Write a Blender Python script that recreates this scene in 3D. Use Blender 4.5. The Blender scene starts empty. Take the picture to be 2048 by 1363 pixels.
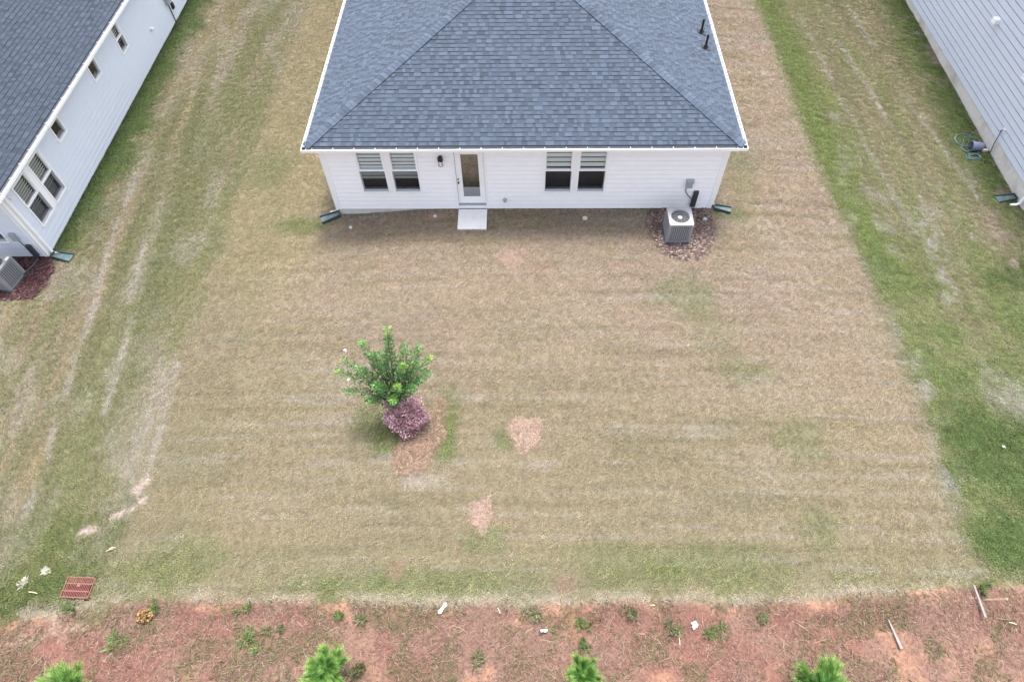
import bpy, math, random
import numpy as np
from mathutils import Matrix, Vector

random.seed(7)
rng = np.random.default_rng(11)
SC = bpy.context.scene
COL = SC.collection

# ------------------------------------------------------------------ camera
cam_d = bpy.data.cameras.new('camera')
cam = bpy.data.objects.new('camera', cam_d)
COL.objects.link(cam)
F_PX, PITCH, YAW, ROLL = 1308.5, 0.975115, -0.032092, -0.025207
CAM = Vector((0.0252, -15.6538, 15.3262))
_f = Vector((math.sin(YAW)*math.cos(PITCH), math.cos(YAW)*math.cos(PITCH), -math.sin(PITCH)))
_r = Vector((math.cos(YAW), -math.sin(YAW), 0))
_u = _r.cross(_f)
_r2 = _r*math.cos(ROLL)+_u*math.sin(ROLL)
_u2 = _u*math.cos(ROLL)-_r*math.sin(ROLL)
m = Matrix.Identity(4)
for i in range(3):
    m[i][0] = _r2[i]; m[i][1] = _u2[i]; m[i][2] = -_f[i]; m[i][3] = CAM[i]
cam.matrix_world = m
cam_d.sensor_width = 36
cam_d.lens = F_PX/2048*36
cam_d.clip_end = 2000
SC.camera = cam

# ------------------------------------------------------------------ light: overcast, sun high behind the house
SUN_EL, SUN_AZ = math.radians(71), math.radians(8)      # azimuth from +Y towards +X
w = bpy.data.worlds.new('World'); SC.world = w; w.use_nodes = True
nt = w.node_tree; nt.nodes.clear()
sky = nt.nodes.new('ShaderNodeTexSky'); sky.sky_type = 'NISHITA'; sky.sun_disc = False
sky.sun_elevation = SUN_EL; sky.sun_rotation = SUN_AZ
sky.air_density = 1.0; sky.dust_density = 4.0; sky.ozone_density = 1.0
hs = nt.nodes.new('ShaderNodeHueSaturation'); hs.inputs['Saturation'].default_value = 0.42
bg = nt.nodes.new('ShaderNodeBackground'); bg.inputs['Strength'].default_value = 0.12
out = nt.nodes.new('ShaderNodeOutputWorld')
nt.links.new(sky.outputs[0], hs.inputs['Color']); nt.links.new(hs.outputs[0], bg.inputs['Color'])
nt.links.new(bg.outputs[0], out.inputs['Surface'])
sl = bpy.data.lights.new('sun', 'SUN'); sl.energy = 1.5; sl.angle = math.radians(12); sl.color = (1.0, 0.965, 0.92)
so = bpy.data.objects.new('sun', sl); COL.objects.link(so)
sd = Vector((math.sin(SUN_AZ)*math.cos(SUN_EL), math.cos(SUN_AZ)*math.cos(SUN_EL), math.sin(SUN_EL)))
so.rotation_euler = sd.to_track_quat('Z', 'Y').to_euler()
so.location = (0, 0, 40)
SC.view_settings.view_transform = 'Standard'; SC.view_settings.look = 'None'
SC.view_settings.gamma = 1.0; SC.view_settings.use_curve_mapping = False
SC.view_settings.exposure = 1.86

# ------------------------------------------------------------------ helpers
def lin(r, g, b):
    f = lambda c: (c/255/12.92) if c/255 <= .04045 else ((c/255+.055)/1.055)**2.4
    return np.array([f(r), f(g), f(b)])

def material(name, color=None, rough=.6, attr=None, noise=0.0, nscale=20, metal=0.0, bump=0.0, bscale=60, spec=.5, instancer=False, dirt=None):
    mt = bpy.data.materials.new(name); mt.use_nodes = True
    t = mt.node_tree; n = t.nodes; l = t.links
    p = n['Principled BSDF']; p.inputs['Roughness'].default_value = rough; p.inputs['Metallic'].default_value = metal
    p.inputs['Specular IOR Level'].default_value = spec
    src = None
    tc = n.new('ShaderNodeTexCoord')
    if attr:
        a = n.new('ShaderNodeAttribute'); a.attribute_name = attr
        src = a.outputs['Color']
        if instancer:
            a.attribute_type = 'INSTANCER'
            b = n.new('ShaderNodeAttribute'); b.attribute_name = 'shade'
            mx = n.new('ShaderNodeMix'); mx.data_type = 'RGBA'; mx.blend_type = 'MULTIPLY'; mx.inputs['Factor'].default_value = 1
            l.new(src, mx.inputs[6]); l.new(b.outputs['Color'], mx.inputs[7]); src = mx.outputs[2]
    else:
        c = n.new('ShaderNodeRGB'); c.outputs[0].default_value = (*color, 1); src = c.outputs[0]
    if noise > 0:
        nz = n.new('ShaderNodeTexNoise'); nz.inputs['Scale'].default_value = nscale; nz.inputs['Detail'].default_value = 5
        nz.inputs['Roughness'].default_value = .65
        l.new(tc.outputs['Object'], nz.inputs['Vector'])
        mr = n.new('ShaderNodeMapRange'); mr.inputs['From Min'].default_value = .25; mr.inputs['From Max'].default_value = .75
        mr.inputs['To Min'].default_value = 1-noise; mr.inputs['To Max'].default_value = 1+noise
        l.new(nz.outputs['Fac'], mr.inputs['Value'])
        mx = n.new('ShaderNodeVectorMath'); mx.operation = 'SCALE'
        l.new(src, mx.inputs[0]); l.new(mr.outputs[0], mx.inputs['Scale']); src = mx.outputs[0]
    if dirt:
        nz = n.new('ShaderNodeTexNoise'); nz.inputs['Scale'].default_value = dirt[1]; nz.inputs['Detail'].default_value = 6
        l.new(tc.outputs['Object'], nz.inputs['Vector'])
        mr = n.new('ShaderNodeMapRange'); mr.inputs['From Min'].default_value = .48; mr.inputs['From Max'].default_value = .72
        mr.inputs['To Max'].default_value = dirt[2]
        l.new(nz.outputs['Fac'], mr.inputs['Value'])
        mx = n.new('ShaderNodeMix'); mx.data_type = 'RGBA'
        l.new(mr.outputs[0], mx.inputs['Factor']); l.new(src, mx.inputs[6]); mx.inputs[7].default_value = (*dirt[0], 1); src = mx.outputs[2]
    l.new(src, p.inputs['Base Color'])
    if bump > 0:
        nb = n.new('ShaderNodeTexNoise'); nb.inputs['Scale'].default_value = bscale; nb.inputs['Detail'].default_value = 4
        l.new(tc.outputs['Object'], nb.inputs['Vector'])
        bp = n.new('ShaderNodeBump'); bp.inputs['Strength'].default_value = bump; bp.inputs['Distance'].default_value = .02
        l.new(nb.outputs['Fac'], bp.inputs['Height']); l.new(bp.outputs[0], p.inputs['Normal'])
    return mt

def glass_material(name, refl, tint):
    mt = bpy.data.materials.new(name); mt.use_nodes = True
    t = mt.node_tree; n = t.nodes; l = t.links; n.clear()
    o = n.new('ShaderNodeOutputMaterial'); mx = n.new('ShaderNodeMixShader')
    tr = n.new('ShaderNodeBsdfTransparent'); tr.inputs[0].default_value = (*tint, 1)
    gl = n.new('ShaderNodeBsdfGlossy'); gl.inputs['Roughness'].default_value = .015; gl.inputs['Color'].default_value = (.92, .95, 1, 1)
    lw = n.new('ShaderNodeLayerWeight'); lw.inputs['Blend'].default_value = .25
    mr = n.new('ShaderNodeMapRange'); mr.inputs['To Min'].default_value = refl; mr.inputs['To Max'].default_value = 1
    l.new(lw.outputs['Fresnel'], mr.inputs['Value'])
    l.new(mr.outputs[0], mx.inputs[0]); l.new(tr.outputs[0], mx.inputs[1]); l.new(gl.outputs[0], mx.inputs[2])
    l.new(mx.outputs[0], o.inputs['Surface'])
    return mt

def screen_material(name, col, alpha):
    mt = bpy.data.materials.new(name); mt.use_nodes = True
    t = mt.node_tree; n = t.nodes; l = t.links; n.clear()
    o = n.new('ShaderNodeOutputMaterial'); mx = n.new('ShaderNodeMixShader'); mx.inputs[0].default_value = alpha
    tr = n.new('ShaderNodeBsdfTransparent'); df = n.new('ShaderNodeBsdfDiffuse'); df.inputs[0].default_value = (*col, 1)
    l.new(tr.outputs[0], mx.inputs[1]); l.new(df.outputs[0], mx.inputs[2]); l.new(mx.outputs[0], o.inputs['Surface'])
    return mt

M = {}
M['white_siding'] = material('white_siding_paint', (.89, .892, .93), .55, noise=.025, nscale=3)
M['blue_siding'] = material('pale_blue_siding_paint', (.64, .69, .785), .55, noise=.03, nscale=3)
M['grey_siding'] = material('grey_siding_paint', (.56, .60, .71), .55, noise=.04, nscale=3)
M['trim'] = material('white_trim_paint', (.86, .865, .89), .45, noise=.02, nscale=5)
M['vinyl'] = material('white_vinyl', (.88, .89, .91), .35)
M['gutter'] = material('white_gutter_metal', (.86, .865, .88), .35, noise=.02, nscale=8)
M['gutter_inside'] = material('dusty_gutter_inside', (.27, .28, .31), .7, noise=.2, nscale=12)
M['soffit'] = material('soffit_vinyl', (.8, .8, .82), .6)
M['concrete'] = material('foundation_concrete', (.60, .58, .565), .85, noise=.12, nscale=7, bump=.2, bscale=40, dirt=((.34, .27, .23), 1.6, .6))
M['slab'] = material('pale_broomed_concrete', (.70, .69, .69), .8, noise=.05, nscale=9, bump=.1, bscale=120, dirt=((.5, .48, .46), 3, .35))
M['shingle'] = material('asphalt_shingle', None, .9, attr='Col', noise=.16, nscale=42, bump=.25, bscale=220, spec=.3)
M['lap_shadow'] = material('lap_shadow_paint', (.06, .065, .08), .95)  # near-black colour that paints the shadow line under each siding lap
M['deck'] = material('shingle_underlay', (.034, .042, .058), .95)
M['glass'] = glass_material('window_glass', .10, (.94, .97, .97))
M['door_glass'] = glass_material('door_glass', .26, (.6, .6, .6))
M['screen'] = screen_material('insect_screen', (.03, .032, .04), .36)
M['shade'] = material('roller_shade_fabric', (.80, .86, .87), .8, noise=.03, nscale=40)
M['shade_gap'] = material('sheer_shade_band', (.035, .05, .06), .8)
M['slat'] = material('blind_slat', (.86, .88, .87), .5)
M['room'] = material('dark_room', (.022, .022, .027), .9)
M['room_grey'] = material('grey_room', (.45, .47, .48), .9)
M['black'] = material('black_metal', (.012, .012, .015), .4)
M['nickel'] = material('dark_nickel', (.12, .12, .13), .3, metal=.8)
M['frosted'] = material('lantern_glass', (.75, .77, .8), .2)
M['box_grey'] = material('grey_utility_box', (.33, .35, .37), .5, noise=.06, nscale=15)
M['dark_plastic'] = material('charcoal_plastic', (.04, .043, .052), .5)
M['ac_metal'] = material('ac_painted_steel', (.27, .28, .30), .42, noise=.06, nscale=9, dirt=((.22, .21, .2), 4, .4))
M['ac_dark'] = material('ac_inner_steel', (.36, .37, .39), .5)
M['ac_hole'] = material('ac_coil', (.035, .037, .042), .7)
M['fan'] = material('fan_grey', (.48, .49, .51), .4)
M['sticker'] = material('white_sticker', (.75, .75, .75), .5)
M['splash'] = material('green_splash_plastic', (.05, .095, .108), .5, noise=.12, nscale=9, dirt=((.25, .22, .17), 6, .35))
M['splash_dark'] = material('dark_splash_plastic', (.035, .06, .065), .5)
M['rust'] = material('rusted_iron', (.22, .085, .07), .85, noise=.3, nscale=30, dirt=((.20, .08, .06), 14, .6))
M['pit'] = material('drain_pit', (.015, .008, .012), .95)
M['bucket'] = material('blue_grey_plastic', (.16, .185, .27), .4, noise=.06)
M['hose'] = material('teal_hose_rubber', (.06, .135, .145), .45, noise=.15, nscale=40)
M['brick'] = material('pale_brick', (.5, .45, .38), .9, noise=.15, nscale=30)
M['white_plastic'] = material('white_plastic', (.85, .86, .88), .4)
M['paper'] = material('white_paper', (.85, .86, .9), .8)
M['can'] = material('blue_white_can', (.45, .62, .75), .35, noise=.3, nscale=25)
M['old_wood'] = material('weathered_wood', (.22, .205, .195), .9, noise=.2, nscale=20, bump=.2)
M['pale_wood'] = material('pale_split_wood', (.62, .47, .33), .85, noise=.15, nscale=30)
M['lid'] = material('dusty_plastic_lid', (.40, .43, .38), .7, noise=.15, nscale=30)
M['stone'] = material('blue_grey_stone', (.34, .40, .42), .8, noise=.2, nscale=30)
M['bark'] = material('grey_brown_bark', (.10, .075, .055), .9, noise=.25, nscale=40)
M['leaf'] = material('leaf', None, .55, attr='Col', spec=.35)
M['ground'] = material('ground_soil', None, .95, attr='Col', noise=.38, nscale=16, bump=.6, bscale=30, spec=.1)
M['blade'] = material('grass_blade', None, .75, attr='tint', instancer=True, spec=.2)
M['straw'] = material('straw_strand', None, .85, attr='Col', spec=.2)
M['flake'] = material('dry_flake', None, .9, attr='Col', spec=.2)

class MB:
    """collects faces and links them as ONE mesh object"""
    def __init__(s): s.v = []; s.f = []; s.c = []; s.mi = []; s.cur = 0
    def face(s, pts, c=None):
        i = len(s.v); s.v.extend([tuple(p) for p in pts]); s.f.append(list(range(i, i+len(pts)))); s.c.append(c); s.mi.append(s.cur)
    def hexa(s, b, t, c=None):
        """b, t: four corners each, counter-clockwise seen from the t side"""
        i = len(s.v); s.v.extend([tuple(p) for p in b]); s.v.extend([tuple(p) for p in t])
        for q in ([3, 2, 1, 0], [4, 5, 6, 7], [0, 1, 5, 4], [1, 2, 6, 5], [2, 3, 7, 6], [3, 0, 4, 7]):
            s.f.append([i+k for k in q]); s.c.append(c); s.mi.append(s.cur)
    def box(s, x0, x1, y0, y1, z0, z1, c=None):
        s.hexa([(x0, y0, z0), (x1, y0, z0), (x1, y1, z0), (x0, y1, z0)], [(x0, y0, z1), (x1, y0, z1), (x1, y1, z1), (x0, y1, z1)], c)
    def tube(s, pts, rad, n=8, c=None, cap=True):
        pts = [Vector(p) for p in pts]
        if not hasattr(rad, '__len__'): rad = [rad]*len(pts)
        rings = []; up = Vector((0, 0, 1)); prev = None
        for k, p in enumerate(pts):
            d = (pts[min(k+1, len(pts)-1)]-pts[max(k-1, 0)]).normalized()
            a = d.cross(up if abs(d.z) < .95 else Vector((1, 0, 0))) if prev is None else prev-d*prev.dot(d)
            a.normalize(); prev = a; b = d.cross(a)
            i = len(s.v)
            for j in range(n):
                an = 2*math.pi*j/n; s.v.append(tuple(p+(a*math.cos(an)+b*math.sin(an))*rad[k]))
            rings.append(i)
        for k in range(len(rings)-1):
            for j in range(n):
                s.f.append([rings[k]+j, rings[k]+(j+1) % n, rings[k+1]+(j+1) % n, rings[k+1]+j]); s.c.append(c); s.mi.append(s.cur)
        if cap:
            s.f.append([rings[0]+j for j in range(n)][::-1]); s.c.append(c); s.mi.append(s.cur)
            s.f.append([rings[-1]+j for j in range(n)]); s.c.append(c); s.mi.append(s.cur)
    def mesh(s, name, mats):
        me = bpy.data.meshes.new(name); me.from_pydata(s.v, [], s.f)
        for k in (mats if isinstance(mats, (list, tuple)) else [mats]): me.materials.append(k)
        if any(s.mi): me.polygons.foreach_set('material_index', s.mi)
        if any(c is not None for c in s.c):
            a = me.attributes.new('Col', 'FLOAT_COLOR', 'CORNER')
            lst = []
            for f, c in zip(s.f, s.c):
                lst.extend(([*c, 1.0] if c is not None else [1, 1, 1, 1])*len(f))
            a.data.foreach_set('color', np.array(lst, dtype=np.float32))
        me.update(); return me
    def build(s, name, mats, parent=None, smooth=False, bevel=0, **props):
        o = bpy.data.objects.new(name, s.mesh(name, mats)); COL.objects.link(o)
        if parent is not None: o.parent = parent
        if smooth: shade_smooth(o)
        if bevel:
            b = o.modifiers.new('bevel', 'BEVEL'); b.width = bevel; b.segments = 2; b.limit_method = 'ANGLE'; b.angle_limit = .6
        for k, v in props.items(): o[k] = v
        return o

def shade_smooth(o, ang=.7):
    me = o.data
    me.polygons.foreach_set('use_smooth', [True]*len(me.polygons))
    try: me.set_sharp_from_angle(angle=ang)
    except Exception: pass

def fast_mesh(name, verts, faces, mat, cols=None, parent=None, **props):
    """verts Nx3, faces Mx3 or Mx4 numpy, cols per face Mx3"""
    me = bpy.data.meshes.new(name); k = faces.shape[1]
    me.vertices.add(len(verts)); me.vertices.foreach_set('co', verts.astype(np.float32).ravel())
    me.loops.add(faces.size); me.loops.foreach_set('vertex_index', faces.astype(np.int32).ravel())
    me.polygons.add(len(faces)); me.polygons.foreach_set('loop_start', np.arange(0, faces.size, k, dtype=np.int32))
    if cols is not None:
        a = me.attributes.new('Col', 'FLOAT_COLOR', 'CORNER')
        c4 = np.ones((len(faces), k, 4), np.float32); c4[:, :, :3] = cols[:, None, :]
        a.data.foreach_set('color', c4.ravel())
    me.materials.append(mat); me.update(calc_edges=True); me.validate()
    o = bpy.data.objects.new(name, me); COL.objects.link(o)
    if parent is not None: o.parent = parent
    for kk, v in props.items(): o[kk] = v
    return o

def thing(name, label, cat, loc=(0, 0, 0), rz=0.0, group=None):
    o = bpy.data.objects.new(name, None); COL.objects.link(o); o.empty_display_size = .2
    o.location = loc; o.rotation_euler = (0, 0, rz); o['label'] = label; o['category'] = cat
    if group: o['group'] = group
    return o

def piece(name, me, parent, mat4=None, **props):
    o = bpy.data.objects.new(name, me); COL.objects.link(o); o.parent = parent
    if mat4 is not None: o.matrix_basis = mat4
    for k, v in props.items(): o[k] = v
    return o

# ------------------------------------------------------------------ noise and terrain
def vnoise(x, y, seed=0):
    x = np.asarray(x, float); y = np.asarray(y, float)
    xi = np.floor(x).astype(np.int64); yi = np.floor(y).astype(np.int64); fx = x-xi; fy = y-yi
    fx = fx*fx*(3-2*fx); fy = fy*fy*(3-2*fy)
    def h(a, b):
        n = (a*374761393+b*668265263+seed*1442695041) & 0xffffffff
        n = ((n ^ (n >> 13))*1274126177) & 0xffffffff
        n = (n ^ (n >> 16)) & 0xffff
        return n/65535.0
    return (h(xi, yi)*(1-fx)+h(xi+1, yi)*fx)*(1-fy)+(h(xi, yi+1)*(1-fx)+h(xi+1, yi+1)*fx)*fy
def fbm(x, y, seed=0, o=4):
    s = 0; a = .5; t = 0
    for k in range(o):
        s = s+a*vnoise(x, y, seed+k*17); t += a; a *= .55; x = x*2.07+3.1; y = y*2.07+1.7
    return s/t
def ss(a, b, x):
    t = np.clip((np.asarray(x, float)-a)/(b-a), 0, 1); return t*t*(3-2*t)
def H(x, y):
    x = np.asarray(x, float); y = np.asarray(y, float)
    z = -.05-.25*ss(-2.2, -6.3, x)-.12*ss(-6.5, -9.6, x)+.22*ss(-10, -14.8, x)
    z = z-.20*ss(7, 10.6, x)-.22*ss(10.6, 13.5, x)
    z = z+ss(12, 16.5, x)*(-.10+.30*ss(0, 14, y))
    return z-.12*ss(-12.15, -12.7, y)
def Hf(x, y): return float(H(x, y))

EDGE_X = [-30, -11.93, -10.86, -9.75, -8.58, -6.81, -5.06, -3.32, -1.62, .06, 1.74, 3.41, 5.06, 6.41, 7.9, 9.08, 10.4, 11.41, 30]
EDGE_Y = [-12.9, -12.68, -12.55, -12.36, -12.24, -12.22, -12.24, -12.29, -12.36, -12.34, -12.23, -12.22, -12.25, -12.14, -12.01, -11.93, -11.79, -11.77, -11.5]
LINE_Y = [-16, -11.46, -10.89, -9.79, -8.74, -7.46, -6.38, -5.06, -3.24, -.78, 1.54, 4.18, 7.85, 10.67, 13, 20]
LINE_X = [10.6, 10.53, 10.28, 10.2, 10.32, 10.5, 10.46, 10.46, 10.43, 10.35, 10.13, 10.07, 10.15, 10.13, 9.95, 9.9]

A_TAN = np.array([.335, .262, .158]); A_PINK = np.array([.345, .258, .185]); A_OLIVE = np.array([.232, .204, .105])
A_GREEN = np.array([.125, .165, .052]); A_DARK = np.array([.055, .085, .026]); A_PALE = np.array([.395, .35, .275])
A_CLAY = np.array([.50, .30, .20]); A_RED = np.array([.28, .145, .11]); A_STRAW = np.array([.36, .20, .135])
A_YELLOW = np.array([.30, .25, .115])

def polydist(x, y, pts):
    d = np.full(np.shape(x), 1e9)
    for (ax, ay), (bx, by) in zip(pts[:-1], pts[1:]):
        vx, vy = bx-ax, by-ay; t = np.clip(((x-ax)*vx+(y-ay)*vy)/(vx*vx+vy*vy+1e-9), 0, 1)
        d = np.minimum(d, np.hypot(x-ax-t*vx, y-ay-t*vy))
    return d
def blob(x, y, cx, cy, rx, ry, seed=0, soft=.5, rough=.55):
    n = (fbm(x*3.1+seed, y*3.1, 200+seed, 3)-.5)*2*rough
    return ss(1+soft/2, 1-soft/2, np.hypot((x-cx)/rx, (y-cy)/ry)+n)
def mix(c, k, t): return c*(1-t[:, None])+k[None, :]*t[:, None]

GREEN_BLOBS = [(4.8, -3.6, .95, .7, .38), (5.35, -4.9, 1.0, .7, .2), (5.95, -6.2, .7, .5, .3), (7.1, -8.3, .7, .6, .3), (-3.95, -7.75, .55, .5, .55),
               (-3.4, -8.4, .5, .4, .6), (-2.0, -8.15, .32, .75, .75), (-2.0, -7.4, .35, .6, .4), (-2.4, -8.35, .4, .3, .5), (-.45, -8.35, .3, .3, .55),
               (-7.4, -.5, .9, .4, .6), (6.75, -.25, .55, .35, .5), (7.5, 3.5, .5, 3.0, .25), (4.6, -11.45, 1.7, .5, .4), (2.3, -11.4, 1.2, .5, .3),
               (-8.2, -11.4, 1.2, .6, .4), (-3, -11.9, 2.5, .35, .35), (7.0, -10.6, .5, .5, .35), (-.9, -10.9, .5, .3, .4), (-9.0, 2.5, .9, 1.0, .35)]
def ground_color(x, y):
    n1 = fbm(x*.28, y*.28, 1); n2 = fbm(x*.8, y*.8, 2); n3 = fbm(x*2.6, y*2.6, 3)
    sx = fbm(x*.35, y*4.6, 4, 3); sx2 = vnoise(x*.22, y*9.5, 5); sy = fbm(x*4.2, y*.30, 6, 3); sy2 = vnoise(x*8.0, y*.25, 7)
    line = np.interp(y, LINE_Y, LINE_X)+(n3-.5)*.12+(n2-.5)*.08
    left = ss(-9.5, -10.1, x+(n2-.5)*.7); right = ss(-.25, .5, x-line)
    c = np.repeat((A_TAN*1.04)[None, :], len(x), 0)
    c = mix(c, A_PINK, (.42+.40*ss(.38, .62, n1))*ss(-11, -3, y))
    rowl = np.abs(((y+(vnoise(x*.25, y*0, 77)-.5)*.10)/.54) % 1-.5)*2
    c = mix(c, A_YELLOW*1.15, .08+ss(.50, .75, n2)*.15)
    near = ss(-3.5, -9.5, y+(n1-.5)*5+x*.22)
    c = mix(c, A_OLIVE, near*.42)
    c = mix(c, A_OLIVE, ss(.45, .8, n2)*.18)
    c = mix(c, A_PALE, ss(.55, .8, fbm(x*.5+9, y*.9, 8))*.12*ss(-9, 2, x+4))
    c = mix(c, A_PALE, ss(.82, .98, rowl)*ss(.42, .66, fbm(x*.35, y*1.6, 78))*.5)
    c = mix(c, A_OLIVE*.75, ss(.22, .04, rowl)*ss(.45, .65, fbm(x*.3+5, y*1.4, 79))*.5)
    c = mix(c, A_PALE, ss(.62, .9, sx2)*ss(.38, .6, n2)*.42)
    c = mix(c, A_OLIVE*.8, ss(.52, .75, sx)*.34)
    c = mix(c, A_YELLOW*1.1, ss(-5.8, -7.5, x)*ss(-6, -1, y)*.55)
    c = mix(c, A_OLIVE, ss(-7.2, -8.6, x+(n2-.5))*.4)
    gr = ss(-10.6, -12.0, y+(n2-.5)*1.6+(n3-.5)*.6)
    c = mix(c, A_GREEN*1.15, gr*(.12+.3*ss(.4, .65, n2)))
    for i, (cx, cy, rx, ry, s) in enumerate(GREEN_BLOBS):
        c = mix(c, A_GREEN*1.1, blob(x, y, cx, cy, rx, ry, i, .9)*s*(1-right))
    # left lot
    L = np.repeat((A_TAN*.86)[None, :], len(x), 0)
    L = mix(L, A_YELLOW*.92, ss(.30, .6, n2)*.5)
    L = mix(L, A_OLIVE*.95, ss(.28, .6, sy)*.85)
    L = mix(L, A_OLIVE*.8, ss(.5, .85, sy2)*.4)
    L = mix(L, A_GREEN*1.2, ss(.52, .75, sy)*.28*ss(9, 2, y))
    L = mix(L, (A_GREEN*.6+A_OLIVE*1.4)*.54, ss(-12.9, -12.1, x+(n3-.5)*.3)*(.25+.5*ss(.35, .6, sy))*ss(11, 5, y))
    wv = (fbm(y*.35, y*0+3, 9, 2)-.5)*.45
    L = mix(L, (A_GREEN*.8+A_OLIVE*1.2)*.50, ss(.85, .15, np.abs(x+11.2+wv+(n3-.5)*.3))*ss(.2, .5, n2+.15)*.8)
    L = mix(L, (A_GREEN+A_OLIVE)*.55, ss(.5, .1, np.abs(x+10.25+(n3-.5)*.3))*ss(.3, .6, n1+.05)*.45*ss(-9, -4, y))
    L = mix(L, A_YELLOW*.9, ss(1.2, .3, np.abs(x+13.1))*ss(3, 9, y)*.5)
    L = mix(L, A_PALE, .30*ss(.8, .15, np.abs(x+12.1+wv*.7))*ss(3.0, 5.5, y)*ss(10.5, 8, y)*ss(.45, .6, n3)*.8)
    L = mix(L, A_PALE, ss(.5, .62, fbm(x*1.4, y*.7, 10))*.25)
    for i, (x0, sl_, wg, wd, ya, yb) in enumerate([(-12.93, -.075, .75, .85, -10.8, 6), (-11.8, -.11, .85, 1.0, -7.5, 9), (-13.75, -.06, .35, .6, -9, 3)]):
        sx_c = x-(x0+(y+3.6)*sl_)+(n3-.5)*.14
        L = mix(L, (A_GREEN*.75+A_OLIVE*1.05)*.50, ss(.0, .18, sx_c)*ss(wd, wd*.45, sx_c)*ss(ya-1, ya+1, y)*ss(yb+2, yb-1, y)*wg*(.55+.45*ss(.3, .6, n2)))
    L = mix(L, A_PALE*np.array([.92, .86, .82]), ss(.5, .15, np.abs(x+10.05+(n3-.5)*.3))*ss(-10, -8.8, y)*ss(-5.0, -6.2, y)*.55)
    for i, pts in enumerate([[(-12.94, -3.6), (-12.8, -5.76), (-12.59, -7.37), (-12.35, -8.96), (-12.28, -10.9)], [(-11.78, -3.3), (-11.56, -5.71), (-11.25, -8.5)],
                [(-9.88, -5.8), (-9.74, -7.44), (-9.68, -8.5), (-9.66, -9.4)], [(-13.6, 2), (-13.3, -1.5), (-13.0, -4.2)], [(-12.3, -1.0), (-12.0, -3.6)]]):
        d = polydist(x+(n3-.5)*.12, y, pts)
        wgt = ss(.17, .03, d)*ss(.28, .6, fbm(x*2, y*1.1, 30+i))
        L = mix(L, A_PALE, wgt*.55)
        if i == 2: c = mix(c, A_PALE*1.05, wgt*.6)
    L = mix(L, A_DARK*1.5, ss(-13.75, -14.55, x+(n3-.5)*.75+(n2-.5)*.9)*ss(-2.3, -1.2, y+(n3-.5)*.6)*.9)
    L = mix(L, A_GREEN*.75, ss(-9.6, -11.4, y+(n2-.5)*1.5+(n3-.5))*(.35+.4*ss(.35, .6, fbm(x*1.7, y*1.7, 180)))*ss(-8.6, -9.4, x))
    L = mix(L, A_DARK*1.4, ss(-11.3, -12.3, y+(n3-.5)*1.2)*ss(-9.6, -10.8, x)*.45)
    c = c*(1-left[:, None])+L*left[:, None]
    L = mix(L, A_PALE*np.array([1.02, .96, .93]), blob(x, y, -9.2, -11.4, .55, .85, 91, 1.1, .9)*.5)
    # right lot
    R = np.repeat((A_OLIVE*1.12)[None, :], len(x), 0)
    R = mix(R, A_TAN*.9, ss(.45, .7, n2)*.28)
    R = mix(R, A_GREEN*1.25+A_OLIVE*.1, ss(.4, .65, fbm(x*1.8, y*.35, 170))*.42)
    R = mix(R, A_OLIVE*.85, ss(.45, .7, sy)*.5)
    R = mix(R, A_GREEN*1.18+A_OLIVE*.05, ss(2.1, .5, x-line+(n3-.5)*.7)*ss(-4.5, -2.0, y)*.85)
    R = mix(R, A_GREEN*np.array([1.12, 1.15, 1.3]), ss(.5, -5.0, y+(n2-.5)*5)*(.22+.52*ss(.35, .65, fbm(x*.9, y*1.3, 150))))
    dk = fbm(x*.42+4, y*.42+7, 12)
    R = mix(R, A_DARK*1.55, ss(.46, .62, dk+.10*ss(-3, -9, y)-.05)*ss(-1.0, -5.0, y)*ss(10.9, 12.2, x)*.75)
    R = mix(R, A_DARK*1.5, blob(x, y, 15.6, -2.5, 1.2, .6, 3, .7)*.8)
    R = mix(R, A_DARK*1.5, blob(x, y, 12.2, -8.4, 1.5, 1.5, 4, .7)*.75)
    R = mix(R, A_DARK*1.5, blob(x, y, 11.6, -10.9, 1.1, .7, 6, .7)*.8)
    R = mix(R, A_GREEN*.9, ss(.55, .7, n3)*.12)
    R = mix(R, A_DARK*1.9, ss(14.8, 16.2, x+(n3-.5)*1.5)*ss(-.5, 1.0, y)*ss(.38, .55, n2+.08)*.75)
    for i, pts in enumerate([[(11.9, 12), (12.1, 6), (12.6, 0)], [(13.1, 10), (13.6, 5), (14.6, -1)], [(14.2, 13), (14.6, 7), (15.4, 1)]]):
        R = mix(R, A_PALE, ss(.16, .03, polydist(x+(n3-.5)*.2, y, pts))*ss(.35, .6, fbm(x*2, y*.9, 130+i))*.5)
    pale = ss(.55, .70, fbm(x*.95+3, y*.6+5, 13)*.55+n3*.45)
    R = mix(R, A_PALE, pale*.36*ss(8.5, 7.0, y))
    R = mix(R, A_PALE*1.05, ss(.34, .05, polydist(x+(n3-.5)*.5, y, [(13.3, 1.6), (13.1, -1.4), (12.9, -3.8)]))*ss(.42, .62, fbm(x*3.4, y*2.4, 41))*.6)
    R = mix(R, A_PALE, ss(.4, .1, polydist(x+(n3-.5)*.5, y, [(10.75, -5.9), (10.8, -6.9), (10.55, -8.6), (10.42, -10)]))*ss(.42, .62, fbm(x*2.6, y*1.8, 43))*.6)
    R = mix(R, A_PALE*.98, blob(x, y, 13.3, -6.8, .7, .8, 8, 1.2, .8)*.45)
    R = mix(R, A_PINK, ss(.62, .5, fbm(x*.8, y*.8, 47))*ss(14.6, 15.8, x)*ss(.5, .62, n3)*.7)
    c = c*(1-right[:, None])+R*right[:, None]
    # bare clay and straw coloured patches
    c = mix(c, A_CLAY*1.1, blob(x, y, -2.85, -.32, .32, .14, 51, .5, .3)*.7)
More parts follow.
